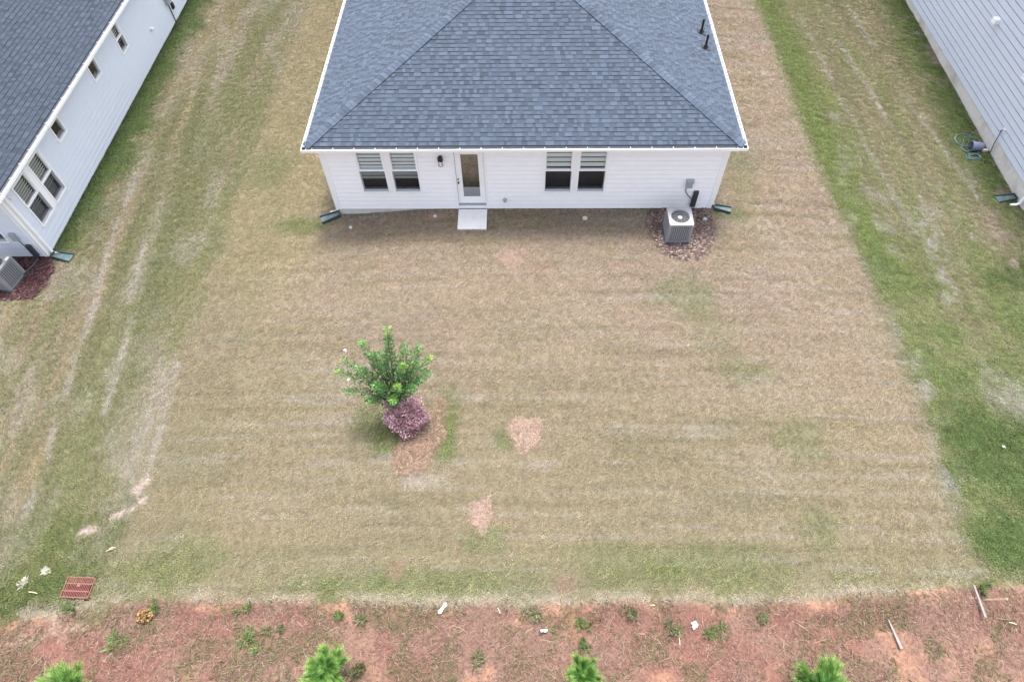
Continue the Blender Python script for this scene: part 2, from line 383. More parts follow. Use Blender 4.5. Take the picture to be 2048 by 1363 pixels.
    for k, (cx, cy, rx, ry, s) in enumerate([(-.37, -2.15, .42, .36, .55), (.67, -2.52, .38, .28, .35), (.06, -8.13, .42, .5, .6), (-.99, -10.28, .28, .42, .6),
                                         (-2.8, -8.75, .48, .62, .7), (-2.35, -8.1, .38, .55, .6), (-2.15, -7.4, .2, .4, .4), (-2.9, -11.6, .3, .2, .5), (.97, -11.9, .25, .2, .6)]):
        c = mix(c, A_STRAW*np.array([.86, 1.0, .95]), blob(x, y, cx, cy, rx, ry, 60+k, .35, .35)*s)
    cl = ss(.15, .02, polydist(x+(n3-.5)*.3, y+(n2-.5)*.2, [(-9.67, -9.31), (-9.82, -9.65), (-9.63, -9.84), (-9.77, -10.1), (-10.24, -10.42), (-10.74, -10.74)]))*ss(.38, .50, fbm(x*4.5, y*4.5, 44))
    c = mix(c, A_CLAY*1.1+np.array([0, .09, .11]), cl)
    c = mix(c, A_PALE*1.1, blob(x, y, -2.4, -9.45, .6, .22, 71, .9, .8)*.45)
    c = mix(c, A_PALE*1.1, blob(x, y, -3.6, -8.85, .35, .12, 72, .9, .8)*.35)
    gk = np.clip((c[:, 1]-c[:, 0])/.03+.35, 0, 1)
    c = c*np.stack([1.0+0*gk, 1.04-.02*gk, 1.21-.16*gk], 1)
    # the bank edge
    e = np.interp(x, EDGE_X, EDGE_Y)+(n3-.5)*.22+(n2-.5)*.14
    d = y-e
    c = mix(c, A_PALE*np.array([1.0, .96, .95]), ss(.30, .05, d)*ss(.40, .62, fbm(x*1.6, y*2, 15)+.02)*.7)
    S = np.repeat((A_RED*np.array([1.0, 1.02, 1.08]))[None, :], len(x), 0)
    S = mix(S, np.array([.29, .20, .155]), ss(.45, .65, n2)*.7)
    S = mix(S, A_CLAY*.85, ss(.55, .72, fbm(x*1.1+2, y*1.3, 16)*.6+n3*.4)*.85)
    S = mix(S, A_CLAY*1.05, ss(.22, .05, np.abs(d+.12))*ss(.52, .66, fbm(x*1.7, y*1.2, 18))*.9)
    S = mix(S, np.array([.12, .11, .06]), ss(.50, .66, fbm(x*1.9, y*1.9, 19))*.55)
    lump = ss(.5, .62, fbm(x*3.2, y*3.2, 140))*ss(-8.7, -9.6, x)*ss(-.75, -.3, d)
    S = mix(S*np.array([.94, .88, .88]), A_CLAY*1.0+np.array([0, .07, .09]), lump*.8)
    S = mix(S, A_GREEN*.9, ss(.52, .62, fbm(x*2.6, y*2.6, 141))*ss(-9.0, -9.8, x)*ss(-.6, -.2, d)*.8)
    b = ss(.06, -.12, d)
    c = c*(1-b[:, None])+S*b[:, None]
    return c*.795, d, n3

DRX, DRY = -10.36, -11.965
HOUSES = [(-6.1, 6.1, 0, 30), (-40, -15.03, -1.95, 30), (16.67, 40, .35, 30)]
# ------------------------------------------------------------------ ground sheet
def axis(lo, hi, step):
    core = np.arange(lo, hi+1e-6, step); g = []; s = step; p = hi
    while p < 700: s *= 1.5; p += s; g.append(p)
    gl = []; s = step; p = lo
    while p > -700: s *= 1.5; p -= s; gl.append(p)
    return np.array(gl[::-1]+list(core)+g)
gx = axis(-25, 23, .085); gy = axis(-17, 15, .085)
GX, GY = np.meshgrid(gx, gy); fx, fy = GX.ravel(), GY.ravel()
gc, gd, gn = ground_color(fx, fy)
gz = H(fx, fy)+(fbm(fx*.9, fy*.9, 21)-.5)*.05+(gn-.5)*.03*ss(.1, -.2, gd)
for (x0, x1, y0, y1) in HOUSES[:1]:
    pass
nx, ny = len(gx), len(gy)
ii = np.arange((nx-1)*(ny-1)); r_, c_ = ii//(nx-1), ii % (nx-1); a0 = r_*nx+c_
fcs = np.stack([a0, a0+1, a0+nx+1, a0+nx], 1)
fm = ~((np.abs(fx[a0]+.0425-DRX) < .31) & (np.abs(fy[a0]+.0425-DRY) < .21)); fcs = fcs[fm]
me = bpy.data.meshes.new('ground')
me.vertices.add(len(fx)); me.vertices.foreach_set('co', np.stack([fx, fy, gz], 1).astype(np.float32).ravel())
me.loops.add(fcs.size); me.loops.foreach_set('vertex_index', fcs.astype(np.int32).ravel())
me.polygons.add(len(fcs)); me.polygons.foreach_set('loop_start', np.arange(0, fcs.size, 4, dtype=np.int32))
at_ = me.attributes.new('Col', 'FLOAT_COLOR', 'POINT')
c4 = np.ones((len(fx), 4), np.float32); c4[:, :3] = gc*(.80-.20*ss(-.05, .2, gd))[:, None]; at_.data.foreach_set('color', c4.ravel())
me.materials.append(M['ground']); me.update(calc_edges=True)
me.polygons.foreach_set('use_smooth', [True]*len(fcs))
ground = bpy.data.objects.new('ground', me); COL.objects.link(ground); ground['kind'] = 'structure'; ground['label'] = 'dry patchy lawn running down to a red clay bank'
def GZ(x, y):
    return Hf(x, y)+(float(fbm(np.array([x*.9]), np.array([y*.9]), 21)[0])-.5)*.05

# ------------------------------------------------------------------ houses
class Face:
    """a wall plane: u along it, n outward, z up"""
    def __init__(s, o, U, N): s.o = Vector(o); s.U = Vector(U); s.N = Vector(N)
    def P(s, u, z, n=0.0): return s.o+s.U*u+s.N*n+Vector((0, 0, z))
    def box(s, mb, u0, u1, z0, z1, n0, n1, c=None):
        mb.hexa([s.P(u0, z0, n0), s.P(u1, z0, n0), s.P(u1, z1, n0), s.P(u0, z1, n0)], [s.P(u0, z0, n1), s.P(u1, z0, n1), s.P(u1, z1, n1), s.P(u0, z1, n1)], c)

def siding(face, W, zlo, zhi, course, openings, mat, root, u_lo=0.0, gap=.019):
    """lap boards, one object each, cut at the openings"""
    z = zlo; bo, to = .026, .008
    while z < zhi-1e-4:
        zt = min(z+course, zhi)
        cut = sorted((max(a, u_lo), min(b, W), c, d) for a, b, c, d in openings if c < zt-1e-4 and d > z+1e-4)
        segs = []; u = u_lo
        for a, b, c, d in cut:
            if a > u+.01: segs.append((u, a))
            u = max(u, b)
        if u < W-.01: segs.append((u, W))
        def add(mb, u0, u1, za, zb):
            oa = bo+(to-bo)*(za-z)/course; ob = bo+(to-bo)*(zb-z)/course
            P = face.P
            zg = zb-gap if abs(zb-zt) < 1e-4 else zb
            mb.hexa([P(u0, za, -.01), P(u1, za, -.01), P(u1, zg, -.01), P(u0, zg, -.01)], [P(u0, za, oa), P(u1, za, oa), P(u1, zg, ob), P(u0, zg, ob)])
            if zg < zb:
                mb.cur = 1; mb.hexa([P(u0, zg-.02, -.03), P(u1, zg-.02, -.03), P(u1, zb+.02, -.03), P(u0, zb+.02, -.03)], [P(u0, zg-.02, -.012), P(u1, zg-.02, -.012), P(u1, zb+.02, -.012), P(u0, zb+.02, -.012)]); mb.cur = 0  # dark strip in the gap: the lap's shadow put into its colour
        for k, (u0, u1) in enumerate(segs):
            mb = MB(); add(mb, u0, u1, z, zt)
            for a, b, c, d in cut:
                if abs(a-u1) < 1e-4:
                    if c > z+.004: add(mb, a, b, z, c)
                    if d < zt-.004: add(mb, a, b, d, zt)
            mb.build('siding_board', [mat, M['lap_shadow']], root)
        z += course

def window(face, u0, u1, z0, z1, root, kind, double=True):
    fr = MB(); t = .05
    B = lambda mb, *a: face.box(mb, *a)
    B(fr, u0, u0+t, z0, z1, -.09, .045); B(fr, u1-t, u1, z0, z1, -.09, .045)
    B(fr, u0+t, u1-t, z0, z0+t, -.09, .047); B(fr, u0+t, u1-t, z1-t, z1, -.09, .047)
    wn = fr.build('window', M['vinyl'], root)
    zm = (z0+z1)/2
    iu0, iu1, iz0, iz1 = u0+t, u1-t, z0+t, z1-t
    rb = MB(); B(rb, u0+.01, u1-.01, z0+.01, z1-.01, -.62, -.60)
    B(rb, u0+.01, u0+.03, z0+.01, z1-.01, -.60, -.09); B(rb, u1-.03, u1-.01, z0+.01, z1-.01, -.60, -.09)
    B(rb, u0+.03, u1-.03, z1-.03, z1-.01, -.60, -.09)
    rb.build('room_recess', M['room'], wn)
    sb = MB(); B(sb, u0+.03, u1-.03, z0+.03, z0+.05, -.20, -.09); sb.build('inner_sill', M['slat'], wn)
    def pane(a, b, c, d, n):
        g = MB(); g.face([face.P(a, c, n), face.P(b, c, n), face.P(b, d, n), face.P(a, d, n)]); g.build('pane', M['glass'], wn)
    if double:
        s = MB(); q = .032
        B(s, iu0, iu1, zm-.022, zm+.026, -.06, .03)
        B(s, iu0, iu0+q, zm+.026, iz1, -.05, .012); B(s, iu1-q, iu1, zm+.026, iz1, -.05, .012); B(s, iu0+q, iu1-q, iz1-q, iz1, -.05, .014)
        s.build('upper_sash', M['vinyl'], wn)
        s = MB()
        B(s, iu0, iu0+q*.6, iz0, zm-.022, -.08, -.035); B(s, iu1-q*.6, iu1, iz0, zm-.022, -.08, -.035); B(s, iu0+q*.6, iu1-q*.6, iz0, iz0+.04, -.08, -.03)
        s.build('lower_sash', M['vinyl'], wn)
        pane(iu0+q, iu1-q, zm+.026, iz1-q, -.02); pane(iu0+q*.6, iu1-q*.6, iz0+.04, zm-.022, -.055)
        g = MB(); g.face([face.P(iu0, iz0, .01), face.P(iu1, iz0, .01), face.P(iu1, zm-.022, .01), face.P(iu0, zm-.022, .01)]); g.build('insect_screen', M['screen'], wn)
    else:
        pane(iu0, iu1, iz0, iz1, -.03)
    if kind in ('shade_long', 'shade_half'):
        zb = z0+.50 if kind == 'shade_long' else zm+.075
        pit = .138 if kind == 'shade_long' else .185; z = zb; first = True
        while z < iz1:
            zt = min(z+pit*.74, iz1)
            mb = MB(); B(mb, iu0, iu1, z, zt, -.090, -.086); mb.build('shade_band', M['shade'], wn)
            z = z+pit
        mb = MB(); B(mb, iu0, iu1, zb, iz1, -.104, -.100); mb.build('sheer_layer', M['shade_gap'], wn)
    if kind == 'blind':
        zb = z0+(z1-z0)*.27; z = zb
        while z < iz1-.05:
            mb = MB(); P = face.P
            mb.hexa([P(iu0+.03, z, -.118), P(iu1-.03, z, -.118), P(iu1-.03, z+.058, -.092), P(iu0+.03, z+.058, -.092)],
                    [P(iu0+.03, z+.004, -.114), P(iu1-.03, z+.004, -.114), P(iu1-.03, z+.062, -.088), P(iu0+.03, z+.062, -.088)])
            mb.build('blind_slat', M['slat'], wn); z += .088
        mb = MB(); B(mb, iu0, iu1, z0+.05, iz1, -.22, -.212); mb.build('room_wall', M['room_grey'], wn)
    return wn

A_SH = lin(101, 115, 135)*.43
SH = [1.0]
TILES = {}
def tile_mesh(wd, tone, hh):
    k = (round(wd, 3), tone, hh, SH[0])
    if k not in TILES:
        mb = MB(); tk = .017 if tone > 2 else .009
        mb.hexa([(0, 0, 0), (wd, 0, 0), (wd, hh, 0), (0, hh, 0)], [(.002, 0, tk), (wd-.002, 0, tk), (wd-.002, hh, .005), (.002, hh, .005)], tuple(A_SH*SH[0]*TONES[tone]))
        TILES[k] = mb.mesh('shingle', M['shingle'])
    return TILES[k]
TONES = [.68, .78, .87, 1.0, 1.05, 1.12, 1.21]
WIDTHS = [.09, .11, .14, .17, .21, .26]
CAPS = {}
def cap_mesh(tone, slope):
    k = (tone, slope)
    if k not in CAPS:
        mb = MB(); c = tuple(A_SH*TONES[tone]*1.08); d = slope*.15
        for sgn in (1, -1):
            lo = [(0, 0, .012), (sgn*.15, 0, .012-d), (sgn*.15, .17, .004-d), (0, .17, .004)]
            hi = [(p[0], p[1], p[2]+.016*(1 if p[1] == 0 else .7)) for p in lo]
            if sgn < 0: lo = lo[::-1]; hi = hi[::-1]
            mb.hexa(lo, hi, c)
        CAPS[k] = mb.mesh('ridge_cap', M['shingle'])
    return CAPS[k]

def roof_tiles(roof, eave0, eave1, inward, ze, slope, run, cut0, cut1, budget, rnd):
    """shingles of one roof plane. eave0->eave1: the eave line; inward: plan direction up the slope; cut0/cut1: hip cuts 45 degrees at the ends"""
    e0 = Vector((*eave0, ze)); e1 = Vector((*eave1, ze)); L = (e1-e0).length; U = (e1-e0)/L
    inn = Vector((*inward, 0)); V = (inn+Vector((0, 0, slope))).normalized(); N = U.cross(V)
    if N.z < 0: N = -N
    cs = 1/math.sqrt(1+slope*slope); rows = int(run/cs/.1435)
    cand = []
    for r in range(rows):
        v = r*.1435; p0 = v*cs; a = p0*cut0; b = L-p0*cut1
        p1 = (v+.143)*cs; a1 = p1*cut0; b1 = L-p1*cut1
        u = a-rnd.random()*.3; last = 3
        while u < b:
            wd = rnd.choice(WIDTHS); k = rnd.random()
            tone = rnd.choice([3, 4, 3, 4, 5, 6, 4]) if last < 3 else rnd.choice([0, 1, 1, 1, 2, 2, 2, 2, 3])
            last = tone; u1 = u+wd; hh = .1425 if rnd.random() < .45 else .128
            full = u >= max(a, a1) and u1 <= min(b, b1)
            cand.append((u, u1, v, tone, full, a, b, a1, b1, hh)); u = u1
    if budget:
        cen = [(((e0+U*((c[0]+c[1])/2)+V*c[2])-CAM).length, i) for i, c in enumerate(cand) if c[4] and budget[1](e0+U*((c[0]+c[1])/2)+V*c[2])]
        cen.sort(); chosen = {i for _, i in cen[:budget[0]]}
    else: chosen = set()
    mb = MB()
    for i, (u, u1, v, tone, full, a, b, a1, b1, hh) in enumerate(cand):
        lift = .003; tk = .017 if tone > 2 else .009
        if i in chosen:
            o = e0+U*u+V*v+N*lift
            mm = Matrix.Identity(4)
            for q in range(3): mm[q][0] = U[q]; mm[q][1] = V[q]; mm[q][2] = N[q]; mm[q][3] = o[q]-ROOTLOC[q]
            piece('shingle', tile_mesh(u1-u, tone, hh), roof, mm)
        else:
            ub0, ub1 = max(u, a), min(u1, b); ut0, ut1 = max(u, a1), min(u1, b1)
            if ub1-ub0 < .004: continue
            if ut1 < ut0: ut0 = ut1 = (ut0+ut1)/2
            f = lambda uu, vv, nn: e0+U*uu+V*vv+N*(nn+lift)-ROOTLOC
            mb.hexa([f(ub0, v, 0), f(ub1, v, 0), f(ut1, v+hh, 0), f(ut0, v+hh, 0)], [f(ub0+.002, v, tk), f(ub1-.002, v, tk), f(ut1, v+hh, .005), f(ut0, v+hh, .005)], tuple(A_SH*SH[0]*TONES[tone]*(.95+.1*rnd.random())))
    return mb

def ridge_caps(roof, p0, p1, n, slope, rnd):
    p0 = Vector(p0); p1 = Vector(p1); d = (p1-p0).normalized(); up = Vector((0, 0, 1)); X = d.cross(up).normalized(); N = X.cross(d)
    k = 0; s = 0.0; L = (p1-p0).length
    while s < L-.1 and k < n:
        o = p0+d*s+N*.014; mm = Matrix.Identity(4)
        for q in range(3): mm[q][0] = X[q]; mm[q][1] = d[q]; mm[q][2] = N[q]; mm[q][3] = o[q]-ROOTLOC[q]
        piece('ridge_cap', cap_mesh(rnd.choice([1, 3, 4, 5, 6, 2]), slope), roof, mm); s += .1435; k += 1

ROOTLOC = Vector((0, 0, 0))
class RF(Face):
    def __init__(s, o, U, N): super().__init__(Vector(o)-ROOTLOC, U, N)

def gutter_run(root, a, b, n, ze, hang, name='gutter', h0=None):
    """a->b outer lip line in plan, n outward"""
    a = Vector((*a, 0)); b = Vector((*b, 0)); U = (b-a).normalized(); N = Vector((*n, 0)); L = (b-a).length
    F = Face(Vector((a.x, a.y, ze))-ROOTLOC, U, N)
    mb = MB()
    F.box(mb, 0, L, -.078, 0, -.006, 0); F.box(mb, 0, L, -.010, .005, -.016, .003)
    F.box(mb, 0, L, -.084, -.078, -.145, 0); F.box(mb, 0, L, -.078, .02, -.152, -.145)
    g = mb.build(name, M['gutter'], root)
    mi = MB(); F.box(mi, .01, L-.01, -.05, -.038, -.144, -.007); F.box(mi, .01, L-.01, -.038, -.004, -.013, -.0065); F.box(mi, .01, L-.01, -.038, .016, -.1445, -.139); mi.build('gutter_floor', M['gutter_inside'], g)
    me = MB(); F2 = Face((0, 0, 0), U, N); F2.box(me, -.007, .007, -.010, .003, -.14, .001)
    hm = me.mesh('gutter_hanger', M['gutter'])
    u = .32
    while u < L-.1:
        o = F.P(u, 0, 0); piece('gutter_hanger', hm, g, Matrix.Translation(o)); u += hang
    return g

def downspout(root, x, y, zt, zb, ox, oy, out):
    """a square pipe down the wall with an elbow kicking out along `out`"""
    o = Vector((x, y, 0))-ROOTLOC; d = Vector((*out, 0))
    mb = MB(); h = .036
    mb.box(o.x-h, o.x+h, o.y-h, o.y+h, zb+.16, zt)
    p0 = o+Vector((0, 0, zb+.17)); p1 = o+d*.08+Vector((0, 0, zb+.07)); p2 = o+d*.26+Vector((0, 0, zb+.035))
    mb.tube([p0, p0-Vector((0, 0, .03)), p1, p2], [.045, .045, .045, .048], 4)
    ds = mb.build('downspout', M['gutter'], root)
    top = Vector((ox, oy, 0))-ROOTLOC
    mb = MB(); mb.tube([top+Vector((0, 0, zt+.25)), top+Vector((0, 0, zt+.18)), o+Vector((0, 0, zt+.02)), o+Vector((0, 0, zt-.03))], .042, 4); mb.build('elbow', M['gutter'], ds)
    for zz in (zb+.7, zt-.4):
        mb = MB(); mb.box(o.x-h-.004, o.x+h+.004, o.y-h-.004, o.y+h+.004, zz, zz+.03); mb.build('strap', M['gutter'], ds)
    return ds

def hip_roof(root, x0, x1, y0, y1, ze, slope, budgets, seed, hips):
    """x0..y1 is the outer gutter line; shingles start .09 inside it"""
    rnd = random.Random(seed); i = .125
    a0, a1, b0, b1 = x0+i, x1-i, y0+i, y1-i; z = ze+slope*i
    half = (a1-a0)/2; xm = (a0+a1)/2; zt = z+slope*half
    mb = MB(); R = ROOTLOC; V = lambda *p: Vector(p)-R
    A, B, C, D = V(a0, b0, z), V(a1, b0, z), V(a1, b1, z), V(a0, b1, z); E = V(xm, b0+half, zt); G = V(xm, b1-half, zt)
    mb.face([A, B, E]); mb.face([B, C, G, E]); mb.face([C, D, G]); mb.face([D, A, E, G])
    mb.face([D-Vector((0, 0, .03)), C-Vector((0, 0, .03)), B-Vector((0, 0, .03)), A-Vector((0, 0, .03))])
    for p, q in ((A, B), (B, C), (C, D), (D, A)): mb.face([p-Vector((0, 0, .03)), q-Vector((0, 0, .03)), q, p])
    roof = mb.build('roof', M['deck'], root)
    big = MB()
    def join(o):
        n = len(big.v); big.v += o.v; big.f += [[k+n for k in f] for f in o.f]; big.c += o.c; big.mi += o.mi
    join(roof_tiles(roof, (a0, b0), (a1, b0), (0, 1), z, slope, half, 1, 1, budgets.get('back'), rnd))
    join(roof_tiles(roof, (a1, b0), (a1, b1), (-1, 0), z, slope, half, 1, 1, budgets.get('right'), rnd))
    join(roof_tiles(roof, (a0, b1), (a0, b0), (1, 0), z, slope, half, 1, 1, budgets.get('left'), rnd))
    so = big.build('shingles', M['shingle'], roof); so['kind'] = 'stuff'
    if hips:
        for c in ((a0, b0), (a1, b0)):
            ridge_caps(roof, (c[0], c[1], z), (xm, b0+half, zt), hips, slope*.7, rnd)
    return roof

def corner_board(face, u0, u1, zb, zt, root):
    mb = MB(); face.box(mb, u0, u1, zb, zt, -.01, .032); mb.build('corner_board', M['trim'], root)

# ---- the white house in the middle
ROOTLOC = Vector((0, 9.0, 0))
house = thing('white_house', 'white lap sided house with a blue grey hip roof, standing in the middle', 'house', ROOTLOC)
HW = 6.095; ze = 2.711; OV = .412
back = RF((-HW, 0, 0), (1, 0, 0), (0, -1, 0)); U = lambda x: x+HW
W1 = [(-5.12, -4.235), (-4.105, -3.22)]; W2 = [(.632, 1.545), (1.662, 2.585)]
DZ0, DZ1 = .20, 2.30
ops = [(U(-5.12), U(-3.22), .70, 2.5), (U(.632), U(2.585), .685, 2.5), (U(-2.19), U(-1.13), 0, 2.42)]
siding(back, 2*HW-.10, .0, 2.58, .178, ops, M['white_siding'], house, .10)
corner_board(back, -.03, .10, -.01, 2.58, house); corner_board(back, 2*HW-.10, 2*HW+.03, -.01, 2.58, house)
for sx_ in (-1, 1):
    sf = RF((sx_*HW, 0 if sx_ > 0 else 18, 0), (0, 1 if sx_ > 0 else -1, 0), (sx_, 0, 0))
    siding(sf, 17.9 if sx_ > 0 else 17.9, .0, 2.58, .178, [], M['white_siding'], house, .1)
    cb = MB(); 
    if sx_ > 0: sf.box(cb, 0.0, .10, -.01, 2.58, -.01, .030)
    else: sf.box(cb, 17.9, 18.0, -.01, 2.58, -.01, .030)
    cb.build('corner_board', M['trim'], house)
mb = MB(); R0 = ROOTLOC
mb.box(-HW+.02-R0.x, HW-.02-R0.x, .03-R0.y, 18-R0.y, -.9, -.012); mb.build('foundation', M['concrete'], house)
mb = MB()
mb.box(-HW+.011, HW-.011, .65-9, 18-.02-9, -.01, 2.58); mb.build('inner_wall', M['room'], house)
mb = MB(); mb.box(-HW-OV+.185, HW+OV-.185, -OV+.185-9, 18+OV-.185-9, 2.58, 2.60); mb.build('soffit', M['soffit'], house)
mb = MB()
mb.box(-HW-OV+.155, HW+OV-.155, -OV+.155-9, -OV+.18-9, 2.565, 2.715); mb.box(-HW-OV+.155, -HW-OV+.18, -OV+.18-9, 18+OV-9, 2.565, 2.715); mb.box(HW+OV-.18, HW+OV-.155, -OV+.18-9, 18+OV-9, 2.565, 2.715)
mb.build('fascia', M['trim'], house)
hip_roof(house, -HW-OV, HW+OV, -OV, 18+OV, ze, .375, {'back': (300, lambda p: True)}, 3, 70)
gutter_run(house, (-HW-OV, -OV), (HW+OV, -OV), (0, -1), ze, .62)
gutter_run(house, (HW+OV, -OV+.008), (HW+OV, 16), (1, 0), ze, .62)
gutter_run(house, (-HW-OV, 16), (-HW-OV, -OV+.008), (-1, 0), ze, .62)
downspout(house, -HW-.075, .10, 2.42, GZ(-6.3, 0), -HW-OV+.06, .10, (-1, 0))
downspout(house, HW+.075, .10, 2.42, GZ(6.3, 0), HW+OV-.06, .10, (1, 0))
for a, b in W1: window(back, U(a), U(b), .70, 2.5, house, 'shade_long')
for a, b in W2: window(back, U(a), U(b), .685, 2.5, house, 'shade_half')
for (a, b, c) in ((W1[0][1], W1[1][0], .70), (W2[0][1], W2[1][0], .685)):
    mb = MB(); back.box(mb, U(a), U(b), c, 2.5, -.01, .022); mb.build('mullion', M['trim'], house)
# back door
dl, dr = U(-2.085), U(-1.205)
mb = MB()
back.box(mb, U(-2.19), dl-.008, .0, 2.42, -.02, .034); back.box(mb, dr+.008, U(-1.13), .0, 2.42, -.02, .034); back.box(mb, dl-.008, dr+.008, DZ1+.008, 2.42, -.02, .034)
mb.build('door_casing', M['trim'], house)
mb = MB(); back.box(mb, dl-.008, dr+.008, .0, .145, -.06, .012); mb.build('door_riser', M['trim'], house)
mb = MB(); back.box(mb, dl-.008, dr+.008, .145, .178, -.06, .040); mb.build('threshold', M['box_grey'], house)
gl, gr_, g0, g1 = U(-1.905), U(-1.375), .49, 2.2
mb = MB()
back.box(mb, dl, gl, DZ0, DZ1, -.06, -.018); back.box(mb, gr_, dr, DZ0, DZ1, -.06, -.018); back.box(mb, gl, gr_, DZ0, g0, -.06, -.018); back.box(mb, gl, gr_, g1, DZ1, -.06, -.018)
door = mb.build('door', M['trim'], house, bevel=.004)
mb = MB()
back.box(mb, gl-.025, gl, g0-.025, g1+.025, -.017, -.008); back.box(mb, gr_, gr_+.025, g0-.025, g1+.025, -.017, -.008); back.box(mb, gl, gr_, g0-.025, g0, -.017, -.008); back.box(mb, gl, gr_, g1, g1+.025, -.017, -.008)
mb.build('glass_frame', M['vinyl'], door)
mb = MB(); mb.face([back.P(gl, g0, -.03), back.P(gr_, g0, -.03), back.P(gr_, g1, -.03), back.P(gl, g1, -.03)]); mb.build('pane', M['door_glass'], door)
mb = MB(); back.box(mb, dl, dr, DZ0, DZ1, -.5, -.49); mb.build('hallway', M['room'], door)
for z_, r_k in ((1.09, .03), (1.235, .024)):
    mb = MB(); p = back.P(U(-2.035), z_, -.018); mb.tube([p, p+back.N*.012, p+back.N*.02, p+back.N*.055, p+back.N*.075], [r_k, r_k, .012, r_k*.85, r_k*.5], 12)
    mb.build('door_knob' if z_ < 1.2 else 'deadbolt', M['nickel'], door, smooth=True)
# lantern
p = back.P(U(-2.5), 2.04, .02)
mb = MB(); back.box(mb, U(-2.5)-.05, U(-2.5)+.05, 1.93, 2.19, .018, .032); lan = mb.build('wall_lantern', M['black'], house, bevel=.006)
q = back.P(U(-2.5), 0, .13)
mb = MB(); mb.tube([q+Vector((0, 0, 2.09)), q+Vector((0, 0, 2.17)), q+Vector((0, 0, 2.21)), q+Vector((0, 0, 2.225))], [.085, .082, .06, .02], 16); back.box(mb, U(-2.5)-.012, U(-2.5)+.012, 2.12, 2.15, .03, .08); mb.build('lantern_hood', M['black'], lan, smooth=True)
mb = MB(); mb.tube([q+Vector((0, 0, 1.93)), q+Vector((0, 0, 2.09))], .058, 14); mb.build('lantern_glass', M['frosted'], lan, smooth=True)
mb = MB()
for an in range(4):
    t_ = an*math.pi/2+.78; pp = q+Vector((math.cos(t_)*.068, math.sin(t_)*.068, 0)); mb.tube([pp+Vector((0, 0, 1.9)), pp+Vector((0, 0, 2.1))], .007, 5)
mb.tube([q+Vector((math.cos(t_)*.068, math.sin(t_)*.068, 1.905)) for t_ in np.linspace(0, 2*math.pi, 17)], .008, 5)
mb.build('lantern_cage', M['black'], lan)
# hose bib / dryer outlet, disconnect box, whip, line set cover
mb = MB(); p = back.P(U(-.59), .40, .01); mb.tube([p, p+back.N*.06, p+back.N*.065, p+back.N*.12], [.062, .062, .05, .045], 12); mb.build('drain_outlet', M['box_grey'], house, smooth=True)
mb = MB(); back.box(mb, U(5.10), U(5.30), .93, 1.22, .015, .115); bxo = mb.build('disconnect_box', M['box_grey'], house, bevel=.008)
mb = MB(); back.box(mb, U(5.085), U(5.315), 1.12, 1.245, .016, .135); mb.build('box_lid', M['box_grey'], bxo, bevel=.01)
mb = MB(); mb.tube([back.P(U(5.14), .95, .06), back.P(U(5.13), .85, .06), back.P(U(5.16), .72, .07), back.P(U(5.28), .56, .08), back.P(U(5.40), .44, .09), back.P(U(5.40), .25, .12), back.P(U(5.38), .1, .16), back.P(U(5.30), .02, .3), back.P(U(5.2), .02, .55)], .014, 7)
mb.build('power_whip', M['dark_plastic'], house, smooth=True)
mb = MB(); back.box(mb, U(5.41), U(5.57), .10, .76, .012, .095); mb.build('line_cover', M['dark_plastic'], house, bevel=.012)
# plumbing vents on the right slope
for k, (vx, vy) in enumerate(((5.93, 5.18), (5.93, 4.28))):
    zz = ze+.375*(HW+OV-vx); o = Vector((vx, vy, zz))-ROOTLOC
    mb = MB(); mb.tube([o, o+Vector((0, 0, .46))], .038, 10); mb.tube([o+Vector((0, 0, .46)), o+Vector((0, 0, .47))], .032, 10)
    vp = mb.build('vent_pipe', M['black'], house, smooth=True)
    mb = MB(); Fv = Face(o, (0, 1, 0), Vector((.351, 0, .936)))
    sv = Vector((-.936, 0, .351))
    cs_ = [o+Vector((0, a, 0))*1+sv*b+Fv.N*.024 for a, b in ((-.13, -.15), (.13, -.15), (.13, .15), (-.13, .15))]
    mb.hexa(cs_, [c+Fv.N*.008 for c in cs_]); mb.tube([o+Fv.N*.03, o+Vector((0, 0, .12))], [.085, .045], 12); mb.build('flashing', M['black'], vp)

# ---- the pale blue house on the left
Z0 = -.12; LX, LY = -15.05, -1.95
ROOTLOC = Vector((-21.1, 7.0, 0))
lhouse = thing('blue_house', 'pale blue grey house with a dark shingle roof, cut by the left frame edge', 'house', ROOTLOC)
side = RF((LX, LY, Z0), (0, 1, 0), (1, 0, 0)); V_ = lambda y: y-LY
wins = [(6.84, 7.45, 1.32, 2.37, True, 'blind'), (4.57, 5.20, 1.70, 2.33, False, None), (1.38, 2.0, 1.68, 2.30, False, None), (-.34, .43, .66, 2.28, True, 'blind'), (-1.37, -.545, .66, 2.28, True, 'blind')]
ops = [(V_(a), V_(b), c, d) for a, b, c, d, _, _ in wins[:3]]+[(V_(-1.37), V_(.43), .66, 2.28)]
siding(side, 17.9, .0, 2.58, .178, ops, M['blue_siding'], lhouse, .10, .016)
for a, b, c, d, dbl, k in wins: window(side, V_(a), V_(b), c, d, lhouse, k, dbl)
mb = MB(); side.box(mb, V_(-.545), V_(-.34), .66, 2.28, -.01, .024); mb.build('mullion', M['trim'], lhouse)
corner_board(side, -.03, .10, -.01, 2.58, lhouse)
lback = RF((LX-12.19, LY, Z0), (1, 0, 0), (0, -1, 0)); UL = lambda x: x-(LX-12.19)
siding(lback, 12.09, .0, 2.58, .178, [(UL(-16.9), UL(-15.82), .62, 2.3)], M['blue_siding'], lhouse, .0)
mb = MB(); lback.box(mb, 12.09, 12.19, -.01, 2.58, -.01, .030); mb.build('corner_board', M['trim'], lhouse)
window(lback, UL(-16.9), UL(-15.82), .62, 2.3, lhouse, 'blind', True)
mb = MB(); o = ROOTLOC
